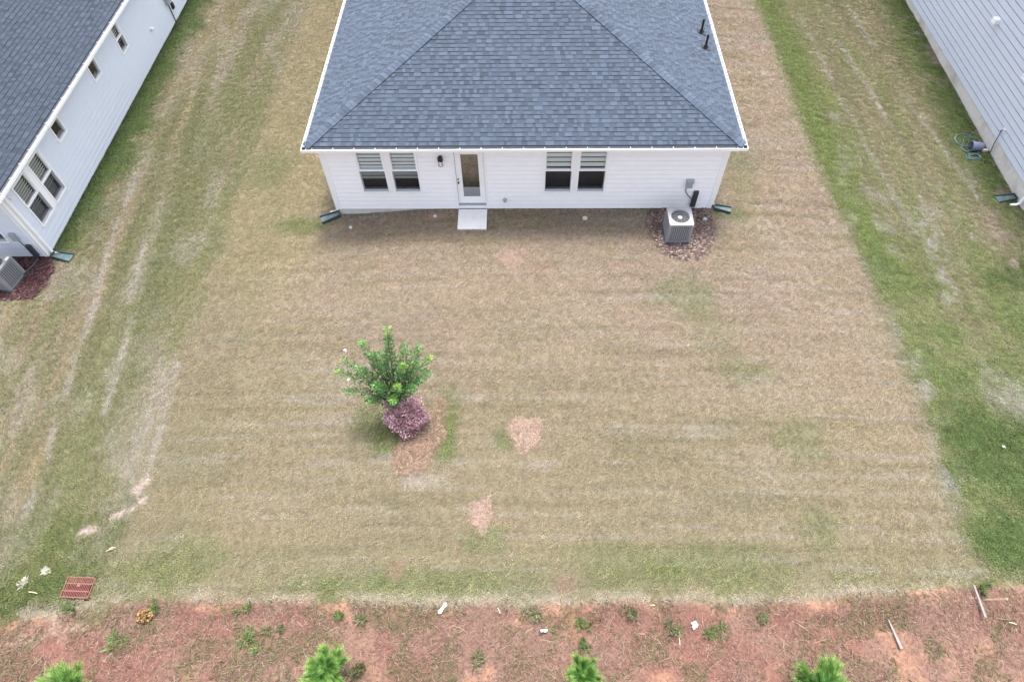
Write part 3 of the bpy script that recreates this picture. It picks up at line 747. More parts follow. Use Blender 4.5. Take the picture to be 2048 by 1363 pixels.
mb.box(LX-12.1-o.x, LX-.02-o.x, LY+.02-o.y, LY+18-o.y, -1, Z0-.012); mb.build('foundation', M['concrete'], lhouse)
mb = MB(); mb.box(LX-12.1-o.x, LX-.65-o.x, LY+.65-o.y, LY+17.9-o.y, Z0-.01, Z0+2.58); mb.build('inner_wall', M['room'], lhouse)
mb = MB(); mb.box(LX-12.4-o.x, LX+.22-o.x, LY-.22-o.y, LY+18.2-o.y, Z0+2.58, Z0+2.60); mb.build('soffit', M['soffit'], lhouse)
mb = MB(); zf = Z0+2.565
mb.box(LX-12.5-o.x, LX+.255-o.x, LY-.255-o.y, LY-.23-o.y, zf, zf+.15); mb.box(LX+.23-o.x, LX+.255-o.x, LY-.23-o.y, LY+18-o.y, zf, zf+.15); mb.build('fascia', M['trim'], lhouse)
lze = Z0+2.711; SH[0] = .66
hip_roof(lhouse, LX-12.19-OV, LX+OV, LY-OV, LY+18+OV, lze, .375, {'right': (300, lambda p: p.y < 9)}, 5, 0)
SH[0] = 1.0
gutter_run(lhouse, (LX+OV, LY-OV), (LX+OV, LY+18), (1, 0), lze, .62)
gutter_run(lhouse, (LX-12.19-OV, LY-OV), (LX+OV-.008, LY-OV), (0, -1), lze, .62)
downspout(lhouse, LX+.075, LY+.14, Z0+2.42, GZ(LX+.2, LY), LX+OV-.06, LY+.14, (1, 0))
mb = MB(); lback.box(mb, UL(-15.63), UL(-15.46), .77, 1.05, .015, .11); mb.build('disconnect_box', M['box_grey'], lhouse, bevel=.008)
mb = MB(); mb.tube([lback.P(UL(-15.5), .80, .06), lback.P(UL(-15.46), .62, .07), lback.P(UL(-15.40), .48, .10), lback.P(UL(-15.39), .42, .1)], .014, 7); mb.build('power_whip', M['dark_plastic'], lhouse, smooth=True)
mb = MB(); lback.box(mb, UL(-15.42), UL(-15.27), .06, .56, .012, .12); mb.build('line_cover', M['dark_plastic'], lhouse, bevel=.012)
mb = MB(); mb.tube([lback.P(UL(-15.34), .10, .07), lback.P(UL(-15.34), -.02, .12), lback.P(UL(-15.4), -.03, .4), lback.P(UL(-15.55), -.0, .8)], .03, 7); mb.build('refrigerant_line', M['dark_plastic'], lhouse, smooth=True)
mb = MB(); p = side.P(V_(9.38), .87, .02); mb.tube([p, p+side.N*.05, p+side.N*.10-Vector((0, 0, .03))], [.07, .075, .05], 12); mb.build('vent_hood', M['white_plastic'], lhouse, smooth=True)
mb = MB(); side.box(mb, V_(11.28), V_(11.62), .80, 1.35, .015, .15); mtr = mb.build('electric_meter', M['box_grey'], lhouse, bevel=.015)
mb = MB(); p = side.P(V_(11.45), 1.12, .15); mb.tube([p, p+side.N*.10], [.09, .085], 16); mb.build('meter_dial', M['frosted'], mtr, smooth=True)
mb = MB(); mb.tube([side.P(V_(11.42), .8, .05), side.P(V_(11.42), -.1, .05)], .022, 8); mb.build('conduit', M['dark_plastic'], mtr)
mb = MB(); side.box(mb, V_(11.62), V_(11.80), .42, .66, .015, .09); mb.build('cable_box', M['black'], lhouse, bevel=.01)
mb = MB(); p = side.P(V_(-1.66), 2.2, .02); mb.tube([p, p+side.N*.05], .05, 10); mb.tube([p+side.N*.05, p+side.N*.13-Vector((0, 0, .03))], [.035, .05], 10); mb.build('security_light', M['white_plastic'], lhouse, smooth=True)

# ---- the grey house on the right
RX, RY = 16.69, .42
ROOTLOC = Vector((22.7, 9.0, 0))
rhouse = thing('grey_house', 'tall grey lap sided house on a concrete footing, cut by the right frame edge', 'house', ROOTLOC)
rs = RF((RX, RY+18, 0), (0, -1, 0), (-1, 0, 0)); UR = lambda y: RY+18-y
siding(rs, 17.9, .0, 5.28, .229, [(UR(4.1), UR(3.45), 1.91, 2.56)], M['grey_siding'], rhouse, .0, .034)
window(rs, UR(4.1), UR(3.45), 1.91, 2.56, rhouse, None, False)
mb = MB(); rs.box(mb, 17.9, 18.03, -.01, 5.28, -.01, .032); mb.build('corner_board', M['trim'], rhouse)
rb_ = RF((RX, RY, 0), (1, 0, 0), (0, -1, 0))
siding(rb_, 12.19, .0, 5.28, .229, [], M['grey_siding'], rhouse, .1)
mb = MB(); rb_.box(mb, 0, .1, -.01, 5.28, -.01, .030); mb.build('corner_board', M['trim'], rhouse)
o = ROOTLOC
mb = MB(); mb.box(RX+.0-o.x, RX+12.1-o.x, RY+.0-o.y, RY+18-o.y, -1.4, -.012); mb.build('foundation', M['concrete'], rhouse)
mb = MB()
mb.box(RX+.65-o.x, RX+12.1-o.x, RY+.65-o.y, RY+17.9-o.y, -.01, 5.28); mb.build('inner_wall', M['room'], rhouse)
mb = MB(); mb.box(RX-.25-o.x, RX+12.45-o.x, RY-.25-o.y, RY+18.25-o.y, 5.28, 5.30); mb.build('soffit', M['soffit'], rhouse)
hip_roof(rhouse, RX-OV, RX+12.19+OV, RY-OV, RY+18+OV, 5.411, .375, {}, 6, 0)
gutter_run(rhouse, (RX-OV, RY+18), (RX-OV, RY-OV), (-1, 0), 5.411, .62)
gutter_run(rhouse, (RX-OV+.008, RY-OV), (RX+12.19+OV, RY-OV), (0, -1), 5.411, .62)
downspout(rhouse, RX-.08, .62, 5.1, GZ(16.4, .9), RX-OV+.06, .62, (-1, .12))
mb = MB(); rs.box(mb, UR(6.86), UR(6.60), 2.28, 2.45, .01, .19); mb.build('vent_hood', M['white_plastic'], rhouse, bevel=.01)
mb = MB(); rs.box(mb, UR(3.36), UR(3.24), .33, .47, .015, .04); hb = mb.build('hose_bib', M['white_plastic'], rhouse)
mb = MB(); p = rs.P(UR(3.3), .40, .04); mb.tube([p, p+rs.N*.07, p+rs.N*.09-Vector((0, 0, .05))], .016, 8); mb.build('tap', M['nickel'], hb, smooth=True)
ROOTLOC = Vector((0, 0, 0))

# ------------------------------------------------------------------ concrete landing
slab = MB(); slab.box(-2.115, -1.18, -.935, -.045, -.25, .0)
s_ = slab.build('landing_slab', M['slab'], bevel=.012); s_['label'] = 'pale square concrete landing at the foot of the white back door'; s_['category'] = 'slab'

# ------------------------------------------------------------------ air conditioners
def air_conditioner(loc, rz, label, sticker):
    t = thing('air_conditioner', label, 'air conditioner', loc, rz, 'outdoor air conditioner units')
    W, D, Z = .375, .395, .80
    mb = MB(); mb.box(-W-.05, W+.05, -D-.05, D+.05, -.06, .05); mb.build('base_pad', M['dark_plastic'], t, bevel=.015)
    mb = MB(); mb.box(-W+.03, W-.03, -D+.03, D-.03, .05, Z-.05); mb.build('coil', M['ac_hole'], t)
    for sx in (-1, 1):
        for sy in (-1, 1):
            mb = MB(); x, y = sx*(W-.045), sy*(D-.045)
            mb.box(x-.045, x+.045, y-.045, y+.045, .05, Z-.02); mb.build('corner_post', M['ac_metal'], t, bevel=.022)
    lm = MB(); pr = [(-.030, .0), (-.018, .022), (.018, .022), (.030, .0)]
    lm.hexa([(-.024, -.006, .08), (-.024, -.006, Z-.04), (.024, -.006, Z-.04), (.024, -.006, .08)], [(-.015, -.032, .08), (-.015, -.032, Z-.04), (.015, -.032, Z-.04), (.015, -.032, .08)])
    lme = lm.mesh('louvre', M['ac_metal'])
    for ang, dist, half in ((0, D-.02, W), (math.pi/2, W-.02, D), (math.pi, D-.02, W), (-math.pi/2, W-.02, D)):
        n = 9
        for k in range(n):
            u = -half+.12+(2*half-.24)*k/(n-1)
            piece('louvre', lme, t, Matrix.Rotation(ang, 4, 'Z') @ Matrix.Translation((u, -dist+.018, 0)))
    for ang, dist, half in ((0, D, W), (math.pi/2, W, D), (math.pi, D, W), (-math.pi/2, W, D)):
        mb = MB(); mb.box(-half+.085, half-.085, -dist+.006, -dist+.024, .05, .10); mb.box(-half+.085, half-.085, -dist+.006, -dist+.024, Z-.08, Z-.035)
        o = mb.build('side_rail', M['ac_metal'], t); o.matrix_basis = Matrix.Rotation(ang, 4, 'Z')
    # top plate with a round hole
    mb = MB(); r = .285; n = 48; oc = []
    def edge(a):
        c, s = math.cos(a), math.sin(a); k = 1/max(abs(c)/W, abs(s)/D); x, y = c*k, s*k; q = .07
        if abs(x) > W-q and abs(y) > D-q:
            cx, cy = math.copysign(W-q, x), math.copysign(D-q, y)
            # round corner: slide on the ray until it meets the arc
            lo, hi = 0.0, k
            for _ in range(30):
                m_ = (lo+hi)/2; xx, yy = c*m_, s*m_
                ins = not (abs(xx) > W-q and abs(yy) > D-q) or math.hypot(xx-cx, yy-cy) <= q
                if ins: lo = m_
                else: hi = m_
            x, y = c*lo, s*lo
        return x, y
    for k in range(n):
        a, b = 2*math.pi*k/n, 2*math.pi*(k+1)/n
        ea, eb = edge(a), edge(b); ia, ib = (r*math.cos(a), r*math.sin(a)), (r*math.cos(b), r*math.sin(b))
        mb.face([(*ia, Z), (*ea, Z), (*eb, Z), (*ib, Z)]); mb.face([(*ea, Z-.045), (*eb, Z-.045), (*eb, Z), (*ea, Z)])
        mb.face([(*ia, Z), (*ib, Z), (ib[0]*.97, ib[1]*.97, Z-.02), (ia[0]*.97, ia[1]*.97, Z-.02)])
    top = mb.build('top_cover', M['ac_metal'], t)
    mb = MB()
    for k in range(n):
        a, b = 2*math.pi*k/n, 2*math.pi*(k+1)/n; q = r*.97
        mb.face([(q*math.cos(a), q*math.sin(a), Z-.02), (q*math.cos(b), q*math.sin(b), Z-.02), (q*math.cos(b), q*math.sin(b), Z-.24), (q*math.cos(a), q*math.sin(a), Z-.24)])
    mb.face([(q*math.cos(2*math.pi*k/n), q*math.sin(2*math.pi*k/n), Z-.24) for k in range(n)])
    mb.build('fan_shroud', M['ac_dark'], top)
    mb = MB(); mb.tube([(0, 0, Z-.20), (0, 0, Z-.07), (0, 0, Z-.05), (0, 0, Z-.045)], [.085, .085, .07, .02], 20); fan = mb.build('fan_motor', M['fan'], t, smooth=True)
    for k in range(3):
        mb = MB(); a0 = k*2*math.pi/3+.5; ring = []
        for j in range(7):
            f = j/6; a = a0+f*1.25; z = Z-.10-.07*f
            ring.append(((.08*math.cos(a), .08*math.sin(a), z), ((.262-.03*(1-f)**2)*math.cos(a), (.262-.03*(1-f)**2)*math.sin(a), z-.02*f)))
        for j in range(6):
            (p0, p1), (q0, q1) = ring[j], ring[j+1]
            dn = Vector((0, 0, -.006))
            mb.hexa([Vector(p0)+dn, Vector(p1)+dn, Vector(q1)+dn, Vector(q0)+dn], [p0, p1, q1, q0])
        mb.build('fan_blade', M['fan'], fan)
    mb = MB()
    for rr in np.linspace(.12, .28, 5):
        mb.tube([(rr*math.cos(a), rr*math.sin(a), Z+.004+.02*(1-rr/.28)) for a in np.linspace(0, 2*math.pi, 37)], 0.0016, 4, cap=False)
    for k in range(12):
        a = k*math.pi/6; mb.tube([(.06*math.cos(a), .06*math.sin(a), Z+.022), (.287*math.cos(a), .287*math.sin(a), Z+.004)], .003, 4)
    mb.build('fan_guard', M['ac_metal'], top)
    if sticker:
        mb = MB(); mb.box(W-.11, W-.02, D-.2, D-.06, Z, Z+.003); mb.build('sticker', M['sticker'], t)
    return t
air_conditioner((4.835, -1.145, -.04), .0, 'grey air conditioner unit standing by the white wall', False)
air_conditioner((-15.92, -2.92, -.20), math.radians(-9), 'grey air conditioner unit at the corner of the pale blue house', True)

# ------------------------------------------------------------------ mulch beds (loose chips nobody could count)
def flakes(n, sampler, size, cols, zlift, name, kind_props, tilt=.5, elong=1.8):
    P = np.array([sampler() for _ in range(n)]); zz = H(P[:, 0], P[:, 1])+(fbm(P[:, 0]*.9, P[:, 1]*.9, 21)-.5)*.05+zlift*(P[:, 2] if P.shape[1] > 2 else rng.random(n))
    a = rng.random(n)*6.283; s = size*(.5+rng.random(n)); e = elong*(.7+.6*rng.random(n))
    tx, ty = (rng.random(n)-.5)*2*tilt, (rng.random(n)-.5)*2*tilt
    ux = np.stack([np.cos(a), np.sin(a), tx], 1)*(s*e)[:, None]/2; uy = np.stack([-np.sin(a), np.cos(a), ty], 1)*s[:, None]/2
    c = np.stack([P[:, 0], P[:, 1], zz], 1)
    v = np.stack([c-ux-uy, c+ux-uy, c+ux+uy, c-ux+uy], 1).reshape(-1, 3); f = np.arange(4*n).reshape(n, 4)
    cc = np.array(cols)[rng.integers(0, len(cols), n)]*(.55+.55*rng.random((n, 1)))
    o = fast_mesh(name, v, f, M['flake'], cc)
    for k, q in kind_props.items(): o[k] = q
    return o
def inpoly(p, poly):
    x, y = p; r = False; j = len(poly)-1
    for i in range(len(poly)):
        xi, yi = poly[i]; xj, yj = poly[j]
        if (yi > y) != (yj > y) and x < (xj-xi)*(y-yi)/(yj-yi)+xi: r = not r
        j = i
    return r
def poly_sampler(poly, soft=.06, hump=1.0):
    xs = [p[0] for p in poly]; ys = [p[1] for p in poly]
    def f():
        while True:
            p = (random.uniform(min(xs)-.1, max(xs)+.1), random.uniform(min(ys)-.1, max(ys)+.1))
            q = (p[0]+random.gauss(0, soft), p[1]+random.gauss(0, soft))
            if inpoly(q, poly): return (p[0], p[1], random.random())
    return f
MULCH_R = [(4.15, -.03), (4.05, -.6), (4.1, -1.25), (4.38, -1.9), (4.9, -2.2), (5.55, -2.05), (5.98, -1.4), (6.06, -.6), (6.0, -.03)]
MULCH_L = [(-18, -1.97), (-14.95, -1.97), (-14.68, -2.5), (-14.7, -3.05), (-14.86, -3.62), (-18, -3.8)]
BROWN = [(.15, .105, .09), (.21, .155, .135), (.10, .07, .065), (.36, .285, .25), (.17, .118, .105)]
PURPLE = [(.085, .040, .043), (.11, .055, .058), (.06, .03, .034), (.17, .095, .09), (.10, .046, .052)]
flakes(9000, poly_sampler(MULCH_R), .03, BROWN, .06, 'mulch', dict(kind='stuff', label='brown wood chip mulch round the air conditioner by the white wall'))
flakes(8000, poly_sampler(MULCH_L, .03), .03, PURPLE, .06, 'mulch', dict(kind='stuff', label='dark purple red mulch bed beside the pale blue house'))

# ------------------------------------------------------------------ lawn: mown tufts, instanced (nobody could count them)
def frustum_points(n_per_m2, margin=2.2):
    x0, x1, y0, y1 = -25, 23, -15.2, 14.5
    n = int((x1-x0)*(y1-y0)*n_per_m2); x = rng.uniform(x0, x1, n); y = rng.uniform(y0, y1, n)
    hw = np.interp(y, [-15.5, -13.9, 13], [9.6, 10.9, 22.6])+margin*.5
    k = np.abs(x) < hw
    for a, b, c, d in HOUSES: k &= ~((x > a) & (x < b) & (y > c+.03) & (y < d))
    k &= ~((x > -2.15) & (x < -1.15) & (y > -.97) & (y < 0))
    return x[k], y[k]
tx_, ty_ = frustum_points(165)
tc_, td_, tn_ = ground_color(tx_, ty_)
lum = tc_.mean(1); pale = ss(.27, .36, lum)
red = ss(1.28, 1.62, tc_[:, 0]/np.maximum(tc_[:, 1], 1e-4))
keep = rng.random(len(tx_)) > np.clip(np.maximum(pale*.55, red*.96), 0, 1)
keep &= rng.random(len(tx_)) < ss(-.10, .16, td_)
for poly in (MULCH_R, MULCH_L):
    keep &= ~np.array([inpoly((a, b), poly) for a, b in zip(tx_, ty_)])
for (cx, cy, rx, ry) in [(-.37, -2.15, .32, .26), (.06, -8.13, .32, .40), (-.99, -10.28, .19, .32), (-2.8, -8.75, .34, .46), (-2.35, -8.1, .24, .40), (DRX, DRY, .36, .26)]:
    keep &= (np.hypot((tx_-cx)/rx, (ty_-cy)/ry)+(tn_-.5)*1.3 > 1)
tx_, ty_, tc_ = tx_[keep], ty_[keep], tc_[keep]
nT = len(tx_)
tz_ = H(tx_, ty_)+(fbm(tx_*.9, ty_*.9, 21)-.5)*.05
green = np.clip((tc_[:, 1]-tc_[:, 0])/.04+.5, 0, 1)
tint = tc_*1.28*(.88+.24*rng.random((nT, 1)))
cl4 = fbm(tx_*7.3, ty_*7.3, 160, 2); tint *= ((.90+.20*ss(.25, .75, cl4))*(.91+.18*vnoise(tx_*15, ty_*15, 161)))[:, None]
tint *= (1+(rng.random((nT, 3))-.5)*.10)
me = bpy.data.meshes.new('grass'); me.vertices.add(nT); me.vertices.foreach_set('co', np.stack([tx_, ty_, tz_], 1).astype(np.float32).ravel())
a = me.attributes.new('tint', 'FLOAT_COLOR', 'POINT'); a.data.foreach_set('color', np.concatenate([tint, np.ones((nT, 1))], 1).astype(np.float32).ravel())
a = me.attributes.new('rot', 'FLOAT_VECTOR', 'POINT'); a.data.foreach_set('vector', np.stack([(rng.random(nT)-.5)*.3, (rng.random(nT)-.5)*.3, np.where((tx_ < -9.8) | (tx_ > 10.3), math.pi/2, 0)+rng.normal(0, .4, nT)], 1).astype(np.float32).ravel())
a = me.attributes.new('siz', 'FLOAT', 'POINT'); a.data.foreach_set('value', ((.62+.5*rng.random(nT)+.3*cl4)*(1+.35*green)).astype(np.float32))
grass = bpy.data.objects.new('grass', me); COL.objects.link(grass); grass['kind'] = 'stuff'; grass['label'] = 'short dry mown grass covering the yards'
tufts = bpy.data.collections.new('tuft_sources')
for v in range(4):
    n = 30; vv = []; ff = []; sh = []
    for k in range(n):
        a_ = random.random()*6.283; r0 = .075*math.sqrt(random.random()); b_ = random.gauss(0, 1.0)+(math.pi if random.random() < .5 else 0)
        px, py = r0*math.cos(a_), r0*math.sin(a_); ln = random.uniform(.02, .045); le = random.uniform(.35, 1.25)
        dx, dy = math.cos(b_), math.sin(b_); wd = random.uniform(.0028, .0046)
        mx_, my_ = px+dx*ln*.45*math.sin(le)*.8, py+dy*ln*.45*math.sin(le)*.8; mz = ln*.5*math.cos(le*.6)+.004
        ex, ey, ez = px+dx*ln*math.sin(le), py+dy*ln*math.sin(le), max(.006, mz+ln*.5*math.cos(le*1.25))
        i0 = len(vv); vv += [(px-dy*wd, py+dx*wd, -.01), (px+dy*wd, py-dx*wd, -.01), (mx_+dy*wd*.9, my_-dx*wd*.9, mz), (mx_-dy*wd*.9, my_+dx*wd*.9, mz), (ex, ey, ez)]
        ff += [(i0, i0+1, i0+2, i0+3), (i0+3, i0+2, i0+4)]; g_ = random.uniform(.55, 1.5); sh += [(g_, g_*random.uniform(.93, 1.05), g_*random.uniform(.85, 1.1), 1)]*7
    tm = bpy.data.meshes.new('tuft'); tm.from_pydata(vv, [], ff); tm.materials.append(M['blade'])
    at2 = tm.attributes.new('shade', 'FLOAT_COLOR', 'CORNER'); at2.data.foreach_set('color', np.array(sh, np.float32).ravel())
    tufts.objects.link(bpy.data.objects.new('tuft', tm))
ng = bpy.data.node_groups.new('scatter_tufts', 'GeometryNodeTree')
ng.interface.new_socket('Geometry', in_out='INPUT', socket_type='NodeSocketGeometry'); ng.interface.new_socket('Geometry', in_out='OUTPUT', socket_type='NodeSocketGeometry')
N_ = ng.nodes; gi = N_.new('NodeGroupInput'); go = N_.new('NodeGroupOutput')
mp = N_.new('GeometryNodeMeshToPoints'); ip = N_.new('GeometryNodeInstanceOnPoints'); ci = N_.new('GeometryNodeCollectionInfo')
ci.inputs['Collection'].default_value = tufts; ci.inputs['Separate Children'].default_value = True; ci.inputs['Reset Children'].default_value = True
ip.inputs['Pick Instance'].default_value = True
ar = N_.new('GeometryNodeInputNamedAttribute'); ar.data_type = 'FLOAT_VECTOR'; ar.inputs['Name'].default_value = 'rot'
as_ = N_.new('GeometryNodeInputNamedAttribute'); as_.data_type = 'FLOAT'; as_.inputs['Name'].default_value = 'siz'
er = N_.new('FunctionNodeEulerToRotation')
L_ = ng.links; L_.new(gi.outputs[0], mp.inputs['Mesh']); L_.new(mp.outputs[0], ip.inputs['Points']); L_.new(ci.outputs[0], ip.inputs['Instance'])
L_.new(ar.outputs[0], er.inputs[0]); L_.new(er.outputs[0], ip.inputs['Rotation']); L_.new(as_.outputs[0], ip.inputs['Scale']); L_.new(ip.outputs[0], go.inputs[0])
md = grass.modifiers.new('scatter', 'NODES'); md.node_group = ng

# ------------------------------------------------------------------ straw, stalks and ground weeds of the bank
def strands(n, x, y, length, width, cols, zmax, lift=.0, dirmean=None, dirsd=3.2):
    ln = length*(.4+1.1*rng.random(n)); a = (rng.random(n)*6.283) if dirmean is None else dirmean+rng.normal(0, dirsd, n)
    dz = (rng.random(n)**2)*zmax; bend = (rng.random(n)-.5)*.9
    gz0 = H(x, y)+(fbm(x*.9, y*.9, 21)-.5)*.05+.006+lift*rng.random(n)
    p0 = np.stack([x, y, gz0], 1); d1 = np.stack([np.cos(a), np.sin(a), dz], 1); d2 = np.stack([np.cos(a+bend), np.sin(a+bend), dz*.5], 1)
    p1 = p0+d1*(ln/2)[:, None]; p2 = p1+d2*(ln/2)[:, None]
    wv_ = np.stack([-np.sin(a), np.cos(a), np.zeros(n)], 1)*(width*(.6+.8*rng.random(n)))[:, None]/2
    v = np.stack([p0-wv_, p0+wv_, p1+wv_, p1-wv_, p2+wv_*.4, p2-wv_*.4], 1).reshape(-1, 3)
    b = np.arange(n)[:, None]*6; f = np.concatenate([b+np.array([[0, 1, 2, 3]]), b+np.array([[3, 2, 4, 5]])], 0)
    c = np.array(cols)[rng.integers(0, len(cols), n)]*(.42+.6*rng.random((n, 1)))
    return v, f, np.concatenate([c, c], 0)
STR_C = [(.24, .128, .10), (.31, .19, .15), (.17, .09, .072), (.39, .29, .23), (.20, .118, .095), (.28, .18, .145), (.10, .06, .05), (.18, .14, .085)]
n = 115000
x = rng.uniform(-13.5, 13.5, n); y = rng.uniform(-15.4, -11.5, n)
e = np.interp(x, EDGE_X, EDGE_Y); dens = fbm(x*1.1+2, y*1.3, 16)
k = (y < e-.03+(rng.random(n)-.5)*.25) & (rng.random(n) < ss(.68, .38, dens)*.85+.22)
x, y = x[k], y[k]
v, f, c = strands(len(x), x, y, .095, .0048, STR_C, .45, .035)
o = fast_mesh('dead_straw', v, f, M['straw'], c); o['kind'] = 'stuff'; o['label'] = 'reddish brown dead straw and stalks lying on the clay bank'
n = 700
x = rng.uniform(-13.5, 13.5, n); y = rng.uniform(-15.2, -12.0, n); k = y < np.interp(x, EDGE_X, EDGE_Y)-.1
x, y = x[k], y[k]
v, f, c = strands(len(x), x, y, .27, .0055, [(.40, .30, .21), (.34, .24, .17), (.44, .36, .28), (.30, .19, .13)], .5, .05)
o = fast_mesh('dry_stalks', v, f, M['straw'], c); o['kind'] = 'stuff'; o['label'] = 'long pale dry stalks on the clay bank'
# ragged pale dry grass along the bank edge and longer grass on the right lot
n = 5200
x = rng.uniform(-12.5, 12.5, n); y = np.interp(x, EDGE_X, EDGE_Y)+rng.normal(.08, .12, n)
k = fbm(x*1.6, y*2, 15) > .47
x, y = x[k], y[k]
v, f, c = strands(len(x), x, y, .08, .005, [(.42, .38, .31), (.38, .32, .25), (.30, .28, .17), (.46, .42, .36)], .8)
o = fast_mesh('dry_edge_grass', v, f, M['straw'], c); o['kind'] = 'stuff'; o['label'] = 'pale dry grass along the top of the clay bank'
# low green weeds spread over the bank
n = 30000
x = rng.uniform(-13, 13, n); y = rng.uniform(-15.2, -11.8, n)
wn = fbm(x*1.9, y*1.9, 19)*.65+fbm(x*5, y*5, 55)*.35
k = (y < np.interp(x, EDGE_X, EDGE_Y)+.02) & (rng.random(n) < ss(.43, .58, wn))
x, y = x[k], y[k]
v, f, c = strands(len(x), x, y, .075, .012, [(.10, .12, .045), (.15, .15, .07), (.08, .10, .04), (.18, .16, .085), (.12, .10, .055), (.12, .17, .05)], 1.1, .02)
o = fast_mesh('ground_weeds', v, f, M['straw'], c); o['kind'] = 'stuff'; o['label'] = 'low olive weeds scattered over the clay bank'

# pine straw patches in the lawn
PATCHES = [(-.37, -2.15, .44, .38, 2000, 'round reddish straw patch in the lawn nearest the white house'), (.06, -8.13, .42, .5, 2600, 'round pink straw patch to the right of the purple bush'),
           (-.99, -10.28, .27, .42, 1700, 'small pink straw patch nearest the clay bank')]
for cx, cy, rx, ry, n, lab in PATCHES:
    r = np.sqrt(rng.random(n)); a = rng.random(n)*6.283
    wob = 1+.18*np.sin(a*3+cx)+.1*np.sin(a*5+cy)
    x = cx+r*rx*wob*np.cos(a); y = cy+r*ry*wob*np.sin(a)
    v, f, c = strands(n, x, y, .075, .0055, [(.46, .335, .265), (.53, .40, .33), (.30, .2, .155), (.44, .32, .25), (.38, .265, .205)], .35, .03)
    o = fast_mesh('straw_patch', v, f, M['straw'], c); o['label'] = lab; o['kind'] = 'stuff'; o['group'] = 'round straw patches in the lawn'
pts = []
for cx, cy, rx, ry, n in [(-2.85, -8.75, .44, .55, 1900), (-2.40, -8.15, .36, .5, 1100), (-2.2, -7.4, .2, .4, 260)]:
    r = np.sqrt(rng.random(n)); a = rng.random(n)*6.283; wob = 1+.2*np.sin(a*3+2)
    pts.append(np.stack([cx+r*rx*wob*np.cos(a), cy+r*ry*wob*np.sin(a)], 1))
pts = np.concatenate(pts)
v, f, c = strands(len(pts), pts[:, 0], pts[:, 1], .095, .0055, [(.38, .25, .175), (.45, .31, .225), (.20, .12, .08), (.50, .385, .30), (.28, .18, .12)], .4, .04)
o = fast_mesh('straw_patch', v, f, M['straw'], c); o['label'] = 'long brown pine straw mulch at the foot of the purple bush'; o['kind'] = 'stuff'; o['group'] = 'round straw patches in the lawn'

# ------------------------------------------------------------------ plants
def leaf_quads(P, D, size, cols, aspect=.5):
    """P centres, D directions; a folded diamond leaf of two triangles... kept as one quad"""
    n = len(P); D = D/np.linalg.norm(D, axis=1)[:, None]
    rnd = rng.normal(0, 1, (n, 3)); S = np.cross(D, rnd); S /= np.linalg.norm(S, axis=1)[:, None]+1e-9
    s = size*(.65+.7*rng.random(n))[:, None]
    v = np.stack([P-D*s*.5, P+S*s*aspect*.5, P+D*s*.5, P-S*s*aspect*.5], 1).reshape(-1, 3)
    return v, np.arange(4*n).reshape(n, 4), cols

